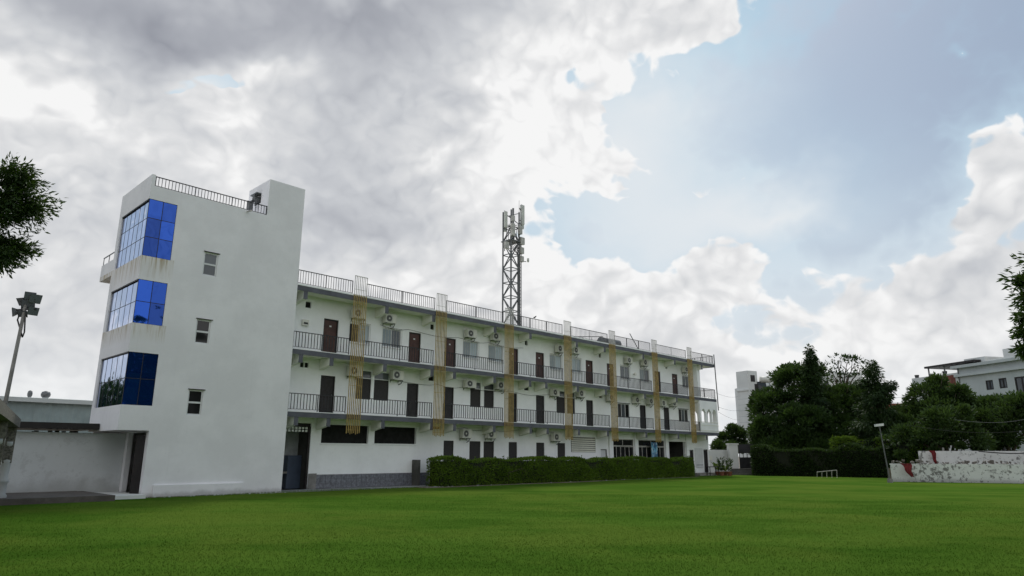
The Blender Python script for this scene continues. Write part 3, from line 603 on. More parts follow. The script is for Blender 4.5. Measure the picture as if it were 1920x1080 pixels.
# ------------------------------------------------------------------ air conditioners on the walls
def make_ac(loc, label):
    t = thing('air_conditioner', loc, label, 'air conditioner', 'air conditioner units on the block wall'); x, y, z = loc     # loc: middle of the back, underside
    c = MB().box(x-.39, x+.39, y-.42, y-.10, z+.03, z+.56).build('casing', M['ac'], t)
    MB().box(x-.37, x+.12, y-.428, y-.421, z+.06, z+.53).build('grille_plate', M['antenna'], c)
    f = MB().disc((x-.13, y-.440, z+.295), (0, 1, 0), .19, .010, 20).build('fan', M['acfan'], t)
    r = MB()
    for k in range(10): a = k*math.pi/5; r.bar((x-.13+.05*math.cos(a), y-.445, z+.295+.05*math.sin(a)), (x-.13+.21*math.cos(a), y-.445, z+.295+.21*math.sin(a)), .008)
    r.build('fan_guard', M['galv'], f); MB().disc((x-.13, y-.450, z+.295), (0, 1, 0), .06, .009, 10).build('hub', M['antenna'], f)
    for s in (-.27, .27): MB().bar((x+s, y, z), (x+s, y-.42, z), .03).bar((x+s, y-.012, z-.01), (x+s, y-.012, z-.13), .02).build('bracket', M['iron'], t)
    MB().tube([(x+.40, y-.2, z+.15), (x+.50, y-.15, z+.05), (x+.46, y-.05, z-.15), (x+.3, y-.02, z-.22)], .022, 6).build('hose', M['acdark'], t, True)
    return t
acs = []
for row, z, nm in (((20.75, 22.85, 29.2, 31.45, 38.0, 39.85, 46.75, 49.1, 55.8), 9.12, 'top balcony'), ((20.7, 23.55, 29.2, 31.95, 37.4, 40.4, 44.1, 47.7, 49.75, 51.65, 53.4), 5.92, 'middle balcony'), ((28.95, 31.1, 37.5), 2.72, 'ground floor')):
    for i, x in enumerate(row):
        zz = z+.05*math.sin(i*2.7)+(.06 if nm == 'ground floor' else 0)
        lab = f'cream outdoor air conditioner unit on the {nm} wall, {ONES[i+1]} from the stair tower'
        if not acs: acs.append(make_ac((x, YW-.003, zz), lab))
        else:
            c = copy_tree(acs[0], (x, YW-.003, zz)); c['label'] = lab; q = random.uniform(.90, 1.08); c.scale = (q, 1, random.uniform(.92, 1.05)); acs.append(c)
# ------------------------------------------------------------------ telecom mast on the roof
mz0, mz1 = F3+.09, 18.6; MXc, MYc, hw = 32.9, 32.1, .40
ms = thing('telecom_mast', (MXc, MYc, mz0), 'steel lattice telecom mast with panel antennas on the roof edge', 'mast')
legs = [(MXc-hw, MYc-hw), (MXc+hw, MYc-hw), (MXc+hw, MYc+hw), (MXc-hw, MYc+hw)]
for x, y in legs: MB().tube([(x, y, mz0), (x, y, mz1)], .055, 8).build('leg', M['galv'], ms)
br = MB(); zs = np.linspace(mz0+.1, mz1-1.2, 8)
for i in range(len(zs)):
    for k in range(4):
        a, b = legs[k], legs[(k+1) % 4]; br.bar((*a, zs[i]), (*b, zs[i]), .05)
        if i < len(zs)-1:
            p, q = (a, b) if (i+k) % 2 else (b, a); br.bar((*p, zs[i]), (*q, zs[i+1]), .055)
br.bar((*legs[0], mz1), (*legs[2], mz1-.9), .05); br.bar((*legs[3], mz1), (*legs[1], mz1-.9), .05)
br.build('lattice_bracing', M['galv'], ms)
ld = MB(); lxx = MXc+hw+.14
for d in (-.17, .17): ld.bar((lxx, MYc-hw+d+.1, mz0), (lxx, MYc-hw+d+.1, mz1-2.2), .04)
for k in range(26): ld.bar((lxx, MYc-hw-.07, mz0+.2+k*.24), (lxx, MYc-hw+.27, mz0+.2+k*.24), .025)
ld.build('cable_ladder', M['galv'], ms)
cb = MB()
for k in range(6): cb.tube([(lxx-.06+.03*(k % 3), MYc-hw-.02+.05*k, mz0), (lxx-.06+.03*(k % 3), MYc-hw-.02+.05*k, 15.5), (MXc+.2-.1*k, MYc-.3+.1*k, 16.4), (MXc+.4-.2*k, MYc-.2, 17.6)], .022, 5)
cb.build('cables', M['acdark'], ms)
pf = MB(); pf.box(MXc-hw-.1, MXc+hw+.1, MYc-hw-.1, MYc+hw+.1, 16.35, 16.42)
pf.build('platform', M['galv'], ms)
for x, y, z, w, h, d, nm in ((31.95, 31.75, 17.15, .22, 1.15, .12, 'panel_antenna'), (33.62, 31.7, 17.75, .24, 1.45, .12, 'panel_antenna'), (33.85, 32.0, 17.55, .26, 1.75, .14, 'panel_antenna'), (33.1, 33.0, 17.4, .25, 1.4, .12, 'panel_antenna'),
                           (33.55, 31.75, 16.25, .36, .5, .2, 'radio_unit'), (33.48, 31.72, 15.55, .3, .45, .2, 'radio_unit'), (33.48, 31.72, 14.95, .26, .4, .2, 'radio_unit'), (31.95, 31.72, 15.6, .34, .46, .2, 'radio_unit'), (32.45, 31.6, 16.6, .28, .9, .2, 'radio_unit'), (33.2, 31.6, 16.9, .26, .6, .2, 'radio_unit'), (32.5, 31.62, 17.7, .22, .4, .18, 'radio_unit')):
    a = MB().box(x-w/2, x+w/2, y-d, y, z, z+h).build(nm, M['antenna'] if nm[0] == 'p' else M['steelpale'], ms)
    c = MB(); c.tube([(x, y+.07, z-.15), (x, y+.07, z+h+.1)], .03, 6); cx = MXc+hw*(1 if x > MXc else -1)
    for q in (.2, .8): c.bar((x, y+.07, z+h*q), (cx, MYc-hw, z+h*q), .035)
    c.build('mount', M['galv'], a)
MB().disc((34.05, 31.6, 15.2), (.5, -.8, 0), .16, .10, 14).build('dish', M['antenna'], ms); MB().bar((34.03, 31.7, 15.1), (MXc+hw, MYc-hw, 15.0), .04).build('dish_arm', M['galv'], ms)
MB().tube([(MXc+hw, MYc-hw, mz1), (MXc+hw, MYc-hw, 19.5)], .012, 5).build('lightning_rod', M['galv'], ms)
MB().tube([(MXc+.1, MYc-.1, 16.4), (MXc+.1, MYc-.1, 18.9)], .07, 8).build('mast_pole', M['galv'], ms)
# roof clutter
bd = MB(); bp = Vector((34.55, YE+.03, F3+.085+.745))
bd.tube([bp+Vector((-.16, 0, .03)), bp+Vector((-.08, 0, .07)), bp+Vector((.02, 0, .11)), bp+Vector((.09, 0, .17)), bp+Vector((.13, 0, .20)), bp+Vector((.19, 0, .20))], [.012, .04, .055, .04, .035, .005], 8)
bd.bar(bp+Vector((0, .015, 0)), bp+Vector((.01, .01, .07)), .008); bd.bar(bp+Vector((0, -.015, 0)), bp+Vector((.01, -.01, .07)), .008)
tag(bd.build('bird', M['acdark'], None, True), 'small dark bird perched on the roof railing beside the mast', 'bird')
sh = thing('solar_panel', (41.5, 31.9, F3), 'dark tilted solar panel behind the roof railing', 'solar panel')
MB().obox((40.3, 31.75, F3+.30), (2.6, 0, .32), (0, 1.1, .12), (0, 0, .05)).build('panel', M['dark'], sh)
l = MB()
for x, z in ((40.5, .32), (42.7, .58)):
    for y in (31.85, 32.7): l.bar((x, y, F3), (x, y, F3+z+.1*(y-31.75)), .04)
l.build('stand', M['galv'], sh)
tk = thing('roof_tank', (45.7, 33.2, F3), 'grey roof tank on a stand behind the far railing', 'tank')
MB().tube([(44.5, 33.2, F3+.62), (46.9, 33.2, F3+.62)], .38, 16).build('drum', M['galv'], tk, True)
l = MB()
for x in (44.8, 46.6): l.bar((x, 32.95, F3), (x, 33.1, F3+.4), .05); l.bar((x, 33.45, F3), (x, 33.3, F3+.4), .05)
l.build('stand', M['iron'], tk)
tag(MB().tube([(47.6, 31.6, F3+.05), (46.5, 31.7, F3+1.35)], .035, 6).build('roof_pole', M['galv']), 'thin steel pole leaning against the far roof railing', 'pole')
# loose cables along the balcony walls
cw = MB()
for z, xs in ((9.02, (22.4, 24.4, 28.4, 31.0, 34.4)), (5.95, (23.9, 26.6, 29.0, 33.2, 37.0, 41.0)), (3.42, (27.2, 29.0, 31.2, 34.0, 37.3))):
    for a, b in zip(xs, xs[1:]): cw.tube([Vector((a+(b-a)*k/6, YW-.02, z-.10*math.sin(math.pi*k/6)-.03*math.sin(a*3+k))) for k in range(7)], .010, 4)
tag(cw.build('wall_cables', M['acdark'], hb), kind='stuff')
# scraps of plaster and stones where the tower meets the grass
dbr = MB()
for k in range(130):
    s = .015+.06*random.random()**2; x = 10.4+6.2*random.random(); y = 31.05-.28*random.random()**2; a = random.random()*6.28
    dbr.obox((x, y, .055), (s*math.cos(a), s*math.sin(a), .01), (-s*math.sin(a), s*math.cos(a), 0), (.01, .01, s*.5))
tag(dbr.build('plaster_scraps', M['far2']), 'scraps of plaster and stones along the foot of the stair tower', 'rubble', kind='stuff')
# standing banner in front of the lobby glass
bn = thing('banner_stand', (49.9, 32.0, .05), 'tall blue printed banner stand before the lobby glazing', 'banner')
def banner_mat():
    m, t, b, p, pos = mat_nodes('blue_banner_print'); sp = b.n('ShaderNodeSeparateXYZ'); t.links.new(pos, sp.inputs[0])
    c = b.mix(b.rng(b.noise(pos, 3.2, 2, .5).outputs['Fac'], .45, .60), (.02, .09, .22, 1), (.16, .42, .60, 1))
    c = b.mix(b.m('MULTIPLY', b.rng(b.noise(b.v('MULTIPLY', pos, (4, 1, 1.2)), 2.4, 2).outputs['Fac'], .56, .60), b.m('GREATER_THAN', sp.outputs[2], 1.5)), c, (.55, .68, .74, 1))
    c = b.mix(b.rng(sp.outputs[2], 1.3, 1.45, 1., 0.), c, (.45, .60, .60, 1)); b.put(p.inputs['Base Color'], c); p.inputs['Roughness'].default_value = .45; return m
MB().box(49.45, 50.35, 32.0, 32.02, .12, 2.85).build('banner', banner_mat(), bn); MB().box(49.4, 50.4, 31.93, 32.09, .05, .12).build('base', M['galv'], bn); MB().bar((49.9, 32.04, .1), (49.9, 32.04, 2.85), .03).build('pole', M['galv'], bn)
# ------------------------------------------------------------------ left: yard wall, canopy, shed, floodlights, pavilion
pl = MB(); pl.box(-12, 8.95, 29.75, 33.99, -.05, .27); tag(pl.build('yard_platform', M['kerb']), kind='structure')
st = MB().box(8.955, 10.33, 30.6, 33.99, -.05, .20); tag(st.build('entry_step', M['far']), kind='structure')
yw = thing('yard_wall', (0, 34.0, 0), 'plain stained white yard wall left of the stair tower', 'wall')
MB().box(-14, 10.33, 34.0, 34.2, 0, 2.67).build('wall', M['yard'], yw); MB().box(-14, 8.7, 33.85, 33.999, .2, .29).build('foot_kerb', M['concrete'], yw)
cn = thing('canopy', (4, 35, 0), 'low dark flat canopy roof above the yard wall', 'canopy')
MB().obox((-14, 33.55, 2.74), (23.1, 0, .07), (0, 3.2, 0), (0, 0, .25)).build('roof_sheet', M['frame_dark'], cn)
for x in (-4, 2, 7.3): MB().bar((x, 36.4, 0), (x, 36.4, 2.76), .08).build('post', M['iron'], cn)
dk = MB()
for i, x in enumerate((7.0, 7.5, 7.75, 8.0, 8.3, 8.45)): dk.box(x, x+.14, 34.6, 34.75, 2.0, 2.74+.01*(i % 3))
tag(dk.build('stored_pipes', M['iron'], cn), kind='stuff')
sd = thing('warehouse_shed', (10, 62, 0), 'long pale green corrugated metal shed behind the yard wall', 'shed')
c = MB(); N = 260; xs = np.linspace(-40, 34, N)
for z0, z1 in ((0, 5.65),):
    c.add([(x, 62+(.04 if i % 2 else -.04), z) for z in (z0, z1) for i, x in enumerate(xs)], [(i, i+1, N+i+1, N+i) for i in range(N-1)])
c.build('cladding', M['sheet'], sd)
MB().obox((-40.5, 61.6, 5.68), (75, 0, 0), (0, 14, 1.1), (0, 0, .08)).build('roof', M['far'], sd); MB().box(-40.5, 34.5, 61.5, 61.62, 5.54, 5.86).build('gutter', M['far2'], sd)
MB().box(-39.9, 33.9, 62.1, 76, 0, 5.4).build('body', M['far2'], sd)
for px in (85, 55):
    p = pt(px, 745, 63.5); v = thing('roof_ventilator', (p.x, p.y, 5.6), f'round turbine ventilator on the green shed roof, {"larger and nearer the tower" if px == 85 else "smaller and farther left"}', 'ventilator', 'ventilators on the shed roof'); s = .68 if px == 85 else .36
    MB().tube([(p.x, p.y, 5.5), (p.x, p.y, 5.95)], .30*s, 12).build('neck', M['far2'], v)
    MB().tube([(p.x, p.y, 5.95), (p.x, p.y, 6.05), (p.x, p.y, 6.2), (p.x, p.y, 6.38), (p.x, p.y, 6.45)], [.30*s, .44*s, .48*s, .38*s, .1*s], 14).build('turbine', M['galv'], v, True)
fl = thing('floodlight_pole', (5.35, 32.6, 0), 'leaning pole carrying a cluster of grey floodlights', 'floodlight')
a0, a1 = pt(-14, 860, 33.0), pt(48, 572, 33.0); a0.z = 0
MB().tube([a0, a0.lerp(a1, .5), a1], [.085, .075, .06], 10).build('pole', M['concrete'], fl, True)
ax = MB(); ax.bar(a1+rgt*-.35+Vector((0, 0, -.2)), a1+rgt*.45+Vector((0, 0, -.15)), .06); ax.bar(a1+rgt*-.25+Vector((0, 0, .15)), a1+rgt*.35+Vector((0, 0, .25)), .05); ax.build('cross_arm', M['iron'], fl)
for dx, dz, tx, tz, s in ((.10, .32, .5, -.25, .30), (.30, .22, .8, -.4, .34), (-.18, .12, -.2, -.4, .30), (.08, .02, .3, -.5, .36), (.30, -.22, .9, -.3, .30), (-.42, -.25, -.8, -.2, .30), (-.05, -.32, .2, -.5, .26)):
    s *= 1.3; p = a1+rgt*dx*1.15+Vector((0, 0, dz*1.15)); d = (rgt*tx+Vector((0, 0, tz))-Vector((fwd.x, fwd.y, 0))*.6).normalized(); x = d.cross(Vector((0, 0, 1))).normalized(); y = x.cross(d)
    h = MB(); h.add([p+x*s*.5*a+y*s*.42*b for a, b in ((-1, -1), (1, -1), (1, 1), (-1, 1))]+[p-d*s*.5+x*s*.25*a+y*s*.22*b for a, b in ((-1, -1), (1, -1), (1, 1), (-1, 1))], [(3, 2, 1, 0), (4, 5, 6, 7), (0, 1, 5, 4), (1, 2, 6, 5), (2, 3, 7, 6), (3, 0, 4, 7)])
    ho = h.build('lamp_head', M['galv'], fl); MB().obox(p+d*.004-x*s*.45-y*s*.37, x*s*.9, y*s*.74, d*.01).build('lens', M['grey'], ho)
MB().tube([a1+rgt*-.1, a1+rgt*-.22+Vector((0, 0, -.6)), a1+rgt*.1+Vector((0, 0, -1.3)), a1+rgt*.14+Vector((0, 0, -1.1)), a1+rgt*.06+Vector((0, 0, -.4))], .03, 6).build('cable', M['acdark'], fl, True)
# stone pavilion at the left edge
pc = gpt(6, 31.5); pd = Vector((math.cos(math.radians(44.2+33)), math.sin(math.radians(44.2+33)), 0)); pn = Vector((-pd.y, pd.x, 0))
pv = thing('garden_pavilion', pc, 'garden pavilion edge with patterned stone beam and turned column', 'pavilion')
tip = pt(38, 795, 31.5); tip.z = 0
def turned(c, zt, name):
    m = MB(); k = [(.0, .20), (.35, .20), (.40, .15), (.75, .15), (.80, .19), (.88, .19), (.95, .13), (1.45, .16), (1.55, .18), (1.62, .12), (zt-.7, .115), (zt-.62, .17), (zt-.5, .17)]
    m.tube([(c.x, c.y, z) for z, r in k], [r for z, r in k], 16); o = m.build(name, M['whitecol'], pv, True)
    MB().box(c.x-.14, c.x+.14, c.y-.14, c.y+.14, zt-1.25, zt).build('capital_block', M['stone'], o); return o
for q in (.25, 6.2, 12.2): turned(tip-pd*q-pn*-.22, 2.72, 'column')
e = tip-pn*-.45; MB().obox(Vector((tip.x, tip.y, 2.73)), pn*.5, -pd*17.0, (0, 0, .30)).build('beam', M['stone'], pv)
MB().obox(Vector((tip.x, tip.y, 3.031))+pn*.1-pd*.1, pn*4.0, -pd*16.8, (0, 0, .10)).build('roof_slab', M['concrete'], pv)
# ------------------------------------------------------------------ right: walls, gate, lamp post, houses
ew = thing('end_wall', (62, 33, 0), 'short white boundary wall between the block and the gate pillar', 'wall')
q0, q1 = Vector((59.62, 34.2, 0)), gpt(1366, 72.5, 0); d = (q1-q0); MB().obox(q0, d, Vector((-d.y, d.x, 0)).normalized()*.2, (0, 0, 2.35)).build('wall', M['far'], ew)
MB().obox(q0.lerp(q1, .42)+Vector((.05, -.1, 1.35)), d.normalized()*.5, Vector((-d.y, d.x, 0)).normalized()*.08, (0, 0, .45)).build('meter_box', M['ac'], ew)
gp = thing('gate_pillar', gpt(1372, 72, 0), 'white square gate pillar beside the black gate', 'pillar')
p = gpt(1368, 71.6, 0); MB().obox(p, rgt*.85, Vector((-rgt.y, rgt.x, 0))*.7, (0, 0, 2.85)).build('shaft', M['far'], gp); MB().obox(p+Vector((0, 0, 2.85))-rgt*.08-Vector((-rgt.y, rgt.x, 0))*.08, rgt*1.01, Vector((-rgt.y, rgt.x, 0))*.86, (0, 0, .12)).build('cap', M['far'], gp)
ga = thing('black_gate', gpt(1398, 73, 0), 'black iron gate up the steps behind the lawn', 'gate')
p = gpt(1386, 73, 0); MB().obox(p+Vector((0, 0, 2.05)), rgt*2.4, Vector((-rgt.y, rgt.x, 0))*.06, (0, 0, .85)).build('upper_panel', M['iron'], ga); MB().obox(p+Vector((0, 0, .3)), rgt*2.4, Vector((-rgt.y, rgt.x, 0))*.06, (0, 0, 1.35)).build('lower_panel', M['iron'], ga)
bz = MB()
for k in range(7): bz.bar(p+rgt*(.05+k*.38)+Vector((0, .03, 1.65)), p+rgt*(.05+k*.38)+Vector((0, .03, 2.05)), .05)
bz.build('bars', M['iron'], ga)
fwh = Vector((math.cos(YAW), math.sin(YAW), 0))
stp = thing('gate_steps', gpt(1392, 69.5, 0), 'dark stone steps leading up to the black gate', 'steps')
for k in range(4): p = gpt(1374, 69.2+k*.35, 0)-rgt*.02*k; MB().obox(p, rgt*(2.3+.04*k), fwh*(1.5-.3*k), (0, 0, .16+.15*k)).build('step', M['shade_stone'], stp)
w1 = thing('front_parapet_wall', gpt(1668, 55, 0), 'low mould-stained white wall at the lawn edge', 'wall')
p, q = gpt(1668, 56.2, 0), gpt(2150, 60, 0); d = (q-p); n = Vector((-d.y, d.x, 0)).normalized()
MB().obox(p, d, -n*.3 if n.dot(fwh) < 0 else n*.3, (0, 0, 1.22)).build('wall', M['mold'], w1); MB().obox(p-d*.002+Vector((0, 0, 1.221)), d*1.002, (-n if n.dot(fwh) < 0 else n)*.36, (0, 0, .07)).build('coping', M['mold'], w1)
w2 = thing('rear_parapet_wall', gpt(1725, 62, 0), 'white stained boundary wall behind the low lawn wall', 'wall')
p2, q2 = gpt(1722, 63, 0), gpt(2200, 68, 0); d2 = (q2-p2); MB().obox(p2, d2, Vector((-d2.y, d2.x, 0)).normalized()*-.25, (0, 0, 2.2)).build('wall', M['mold'], w2)
for k in range(12): p = p2+d2*(.02+k*.085); MB().obox(p-fwh*.06, d2.normalized()*.12, fwh*.05, (0, 0, 2.2+.25*(k % 3 == 1))).build('pier', M['concrete'] if k % 2 else M['iron'], w2)
rbk = MB()
for k in range(260):
    s = .06+.16*random.random(); u = random.random(); c = gpt(1672+u*400, 57.4+4*random.random()+u*3, .0); a = random.random()*6.28
    rbk.obox(c+Vector((0, 0, .9+.5*random.random())), (s*math.cos(a), s*math.sin(a), .02), (-s*.7*math.sin(a), s*.7*math.cos(a), .05), (.02, 0, s*.6))
tag(rbk.build('rubble', M['stone']), 'brick rubble heaped behind the low stained wall', 'rubble', kind='stuff')
ml = MB(); a, b = gpt(1660, 57.2, 0), gpt(2160, 61.5, 0); c, e = gpt(1700, 62.5, 0), gpt(2180, 67.5, 0); ml.add([a, b, e, c]+[v+Vector((0, 0, .95)) for v in (a, b, e, c)], [(0, 1, 5, 4), (4, 5, 6, 7), (2, 3, 7, 6), (3, 0, 4, 7), (1, 2, 6, 5)])
tag(ml.build('raised_bank', M['ground']), kind='structure')
def cloth(name, top, w, h, label):
    m = MB(); K = 8; J = 6
    vs = [top+rgt*(w*i/K-w/2+.1*math.sin(j*1.3))*(1-.8*j/J)+rgt*(.35*j/J)+Vector((0, 0, -h*j/J))-fwh*(.05+.05*math.sin(i*1.9+j)) for j in range(J+1) for i in range(K+1)]
    m.add(vs, [(j*(K+1)+i, j*(K+1)+i+1, (j+1)*(K+1)+i+1, (j+1)*(K+1)+i) for j in range(J) for i in range(K)])
    m.add([v+fwh*.025 for v in vs], [(j*(K+1)+i, (j+1)*(K+1)+i, (j+1)*(K+1)+i+1, j*(K+1)+i+1) for j in range(J) for i in range(K)])
    tag(m.build(name, M['redcloth'], None, True), label, 'cloth')
cloth('red_cloth', pt(1697, 869, 55.9), .75, .9, 'red cloth draped over the low stained wall'); cloth('red_cloth', pt(1746, 845, 62.6), .45, 1.25, 'red cloth hanging on the rear stained wall')
hs = MB(); pts_ = []
for k in range(9): u = k/8; p = pt(1835+u*160, 846+7*math.sin(u*3.14)-6*u, 62.6+u*2); pts_.append(p)
hs.tube(pts_, .045, 6); tag(hs.build('black_hose', M['acdark'], None, True), 'black hose hanging along the rear stained wall', 'hose')
lp = thing('lamp_post', gpt(1663, 54.6), 'thin leaning lamp post with white floodlight by the low wall', 'lamp post')
b0, b1 = gpt(1663, 54.6), pt(1649, 800, 54.6); MB().tube([b0, b1], [.05, .035], 8).build('pole', M['galv'], lp); MB().tube([b0-Vector((0, 0, .1)), b0+Vector((0, 0, .25))], .18, 10).build('foot', M['concrete'], lp)
MB().obox(b1-rgt*.28-fwh*.1, rgt*.55+Vector((0, 0, .06)), fwh*.25, (0, 0, .16)).build('lamp_head', M['alu'], lp); MB().bar(b1-Vector((0, 0, .1)), b1+Vector((0, 0, .02)), .08).build('yoke', M['galv'], lp)
bf = thing('steel_frame', gpt(1548, 64.5), 'low galvanised steel barrier frame lying on the lawn before the hedge', 'barrier')
f0, f1 = gpt(1529, 65.2), gpt(1566, 63.4); up_ = Vector((0, 0, 1))
MB().tube([f0+up_*.42, f1+up_*.62], .03, 6).build('top_rail', M['steelpale'], bf)
for k in range(5): u = k/4; a = f0.lerp(f1, u); MB().tube([a+fwh*.1, a+up_*(.42+.2*u)], .025, 6).build('leg', M['steelpale'], bf)
# houses beyond the trees
def house(name, label, p0, dirv, L, depth, zt, mat, wins, winmat='frame_dark', ledges=(), parapet=.0):
    h = thing(name, Vector((p0.x, p0.y, 0)), label, 'house'); n = Vector((-dirv.y, dirv.x, 0)); n = n if n.dot(fwh) > 0 else -n
    base = Vector((p0.x, p0.y, 0)); fn = lambda u, v, w: base+dirv*u+n*w+Vector((0, 0, v))
    wall(MB(), fn, 0, L, 0, zt, .25, wins).build('front_wall', mat, h)
    b = MB(); b.obox(base+n*.25, dirv*.25, n*(depth-.25), (0, 0, zt)); b.obox(base+dirv*(L-.25)+n*.25, dirv*.25, n*(depth-.25), (0, 0, zt)); b.obox(base+n*(depth-.2)+dirv*.25, dirv*(L-.5), n*.2, (0, 0, zt)); b.build('side_walls', mat, h)
    MB().obox(base+n*.25+dirv*.25+Vector((0, 0, zt-.25)), dirv*(L-.5), n*(depth-.45), (0, 0, .2)).build('roof', M['concrete'], h)
    for a, b_, c, d in wins:
        f = MB(); t = .12
        for q in ((a, a+t, c, d), (b_-t, b_, c, d), (a+t, b_-t, c, c+t), (a+t, b_-t, d-t, d), ((a+b_)/2-t/2, (a+b_)/2+t/2, c+t, d-t)): f.obox(base+dirv*q[0]+n*.05+Vector((0, 0, q[2])), dirv*(q[1]-q[0]), n*.08, (0, 0, q[3]-q[2]))
        o = f.build('window', M[winmat], h); MB().obox(base+dirv*(a+t)+n*.10+Vector((0, 0, c+t)), dirv*(b_-a-2*t), n*.03, (0, 0, d-c-2*t)).build('pane', M['grey'], o)
    for z, t, pr in ledges: MB().obox(base-n*pr-dirv*pr+Vector((0, 0, z)), dirv*(L+2*pr), n*(pr-.002), (0, 0, t)).build('ledge', mat, h)
    return h, base, n
# big house on the right: wall recedes to the left
dv = Vector((math.cos(math.radians(58)), math.sin(math.radians(58)), 0)); P = gpt(2030, 84, 0)
def along(px, P, dv, py=700):   # distance along the wall at which the sight line of px meets it
    r = pt(px, py, 1); return (P.x*r.y-P.y*r.x)/(r.x*dv.y-r.y*dv.x)
U = lambda px: along(px, P, dv)
def zat(px, py): u = U(px); q = P+dv*u; D = math.hypot(q.x, q.y); return pt(px, py, D).z
Lw = U(1797)
wn = [(U(x1), U(x0), zat((x0+x1)/2, y1), zat((x0+x1)/2, y0)) for x0, x1, y0, y1 in ((1845, 1859, 713, 731), (1870, 1885, 709, 728), (1900, 1926, 706, 738))]
hz = zat(1860, 681)
H1, hb0, hn = house('terrace_house', 'large pale grey house with terrace pergola at the right edge', P, dv, Lw, 12, hz, M['far2'], [tuple(w) for w in wn], ledges=[(zat(1830, 703), .28, .35), (zat(1860, 681)-.1, .3, .5)])
MB().obox(hb0+dv*(U(1843))+hn*.6+Vector((0, 0, hz)), dv*(U(1803)-U(1843)), hn*4, (0, 0, zat(1812, 672)-hz)).build('parapet', M['far'], H1)
MB().obox(hb0+dv*.5+hn*.4+Vector((0, 0, hz)), dv*(U(1843)-1), hn*.25, (0, 0, zat(1890, 669)-hz)).build('parapet', M['far'], H1)
MB().obox(hb0+dv*U(1893)+hn*2.5+Vector((0, 0, hz)), dv*(U(1852)-U(1893)), hn*4, (0, 0, zat(1870, 655)-hz+.3)).build('stair_room', M['far'], H1)
pr0 = hb0+dv*U(1835)-hn*.3; zp = zat(1790, 684); MB().obox(Vector((pr0.x, pr0.y, zp)), dv*(U(1738)-U(1835)), hn*5, (0, 0, .22)).build('pergola_roof', M['frame_dark'], H1)
for px in (1742, 1772, 1797): q = hb0+dv*U(px); MB().bar((q.x, q.y, zp-2.1), (q.x, q.y, zp), .14).build('pergola_post', M['galv'], H1)
zt2 = zat(1760, 703); MB().obox(hb0+dv*(Lw+.01), dv*(U(1708)-Lw), hn*8, (0, 0, zt2)).build('wing_wall', M['far'], H1)
MB().obox(hb0+dv*(Lw+.5)-hn*.05+Vector((0, 0, zt2-1.5)), dv*(U(1758)-Lw), hn*.048, (0, 0, 1.3)).build('red_band', M['redroof'], H1)
for k, px in enumerate((1712, 1765)): q = hb0+dv*U(px)+hn*.5+Vector((0, 0, zt2)); tag(MB().tube([q, q+up_*.4], [.2, .26], 10).build('roof_pot', M['acdark'], H1), None)
# slim white house with a stair tower
P3 = gpt(1391.5, 96, 0); dd = Vector((math.cos(math.radians(-25)), math.sin(math.radians(-25)), 0))
P, dv = P3, (gpt(1413.5, 94.6, 0)-P3).normalized(); L3 = (gpt(1413.5, 94.6, 0)-P3).length
H2, b2, n2 = house('white_tower_house', 'slim white house with a tall stair tower behind the trees', P3, dv, L3, 1.7, pt(1380, 696, 95).z, M['far'], [], ledges=[(pt(1385, 733, 95).z, .2, .15)])
q = b2+dv*(L3+.004); MB().obox(q+n2*.5+Vector((0, 0, pt(1404, 714, 94).z)), n2*.75, dv*.03, (0, 0, .85)).build('window', M['frame_dark'], H2)
MB().obox(q+n2*.6+Vector((0, 0, pt(1404, 735, 94).z)), n2*.35, dv*.03, (0, 0, .4)).build('window', M['frame_dark'], H2)
MB().obox(gpt(1420, 95.5, 0), rgt*1.3, fwh*7, (0, 0, pt(1410, 719, 95).z)).build('lower_wing', M['far'], H2)
MB().obox(gpt(1424, 95.4, 0)+Vector((0, 0, pt(1412, 733, 95).z)), rgt*.6, -fwh*.03, (0, 0, .95)).build('window', M['frame_dark'], H2)
for k in range(9): MB().obox(P3-n2*.012+dv*.02+Vector((0, 0, 3+k*.75)), dv*(L3-.04), n2*.01, (0, 0, .05)).build('string_course', M['far2'], H2)
wt = thing('water_heater', pt(1432, 716, 96), 'solar water heater drum on the roof behind the big tree', 'water heater'); q = pt(1426, 712, 96)
MB().tube([q+rgt*-.1, q+rgt*1.3], .42, 12).build('drum', M['antenna'], wt, True); MB().obox(q-rgt*.5-fwh*.6+Vector((0, 0, -1.5)), rgt*1.1, fwh*.5+Vector((0, 0, 1.2)), Vector((0, .03, .05))).build('collector', M['dark'], wt)
l = MB(); l.bar(q+Vector((0, 0, -.4)), q+rgt*-.2+Vector((0, 0, -2.4)), .07); l.bar(q+rgt*1.1+Vector((0, 0, -.4)), q+rgt*1.2+Vector((0, 0, -2.4)), .07); l.build('stand', M['galv'], wt)
H3, b3, n3 = house('rear_house', 'white house showing between the tree crowns', gpt(1540, 100, 0), rgt, 6.5, 8, pt(1545, 697, 100).z, M['far'], [(1.35, 1.95, pt(1545, 728, 100).z, pt(1545, 713, 100).z)])
MB().obox(gpt(1455, 101, 0), rgt*6.5, fwh*6, (0, 0, pt(1440, 716, 101).z)).build('lower_wing', M['far'], H3)
H4, b4, n4 = house('red_roofed_house', 'low house with dull red roof seen between the trees', gpt(1668, 110, 0), rgt, 7, 8, pt(1680, 768, 110).z, M['far'], [])
MB().obox(b4-n4*.4+Vector((0, 0, pt(1680, 768, 110).z)), rgt*7.3, n4*8.5, (0, 0, pt(1680, 756, 110).z-pt(1680, 768, 110).z)).build('roof_band', M['redroof'], H4)
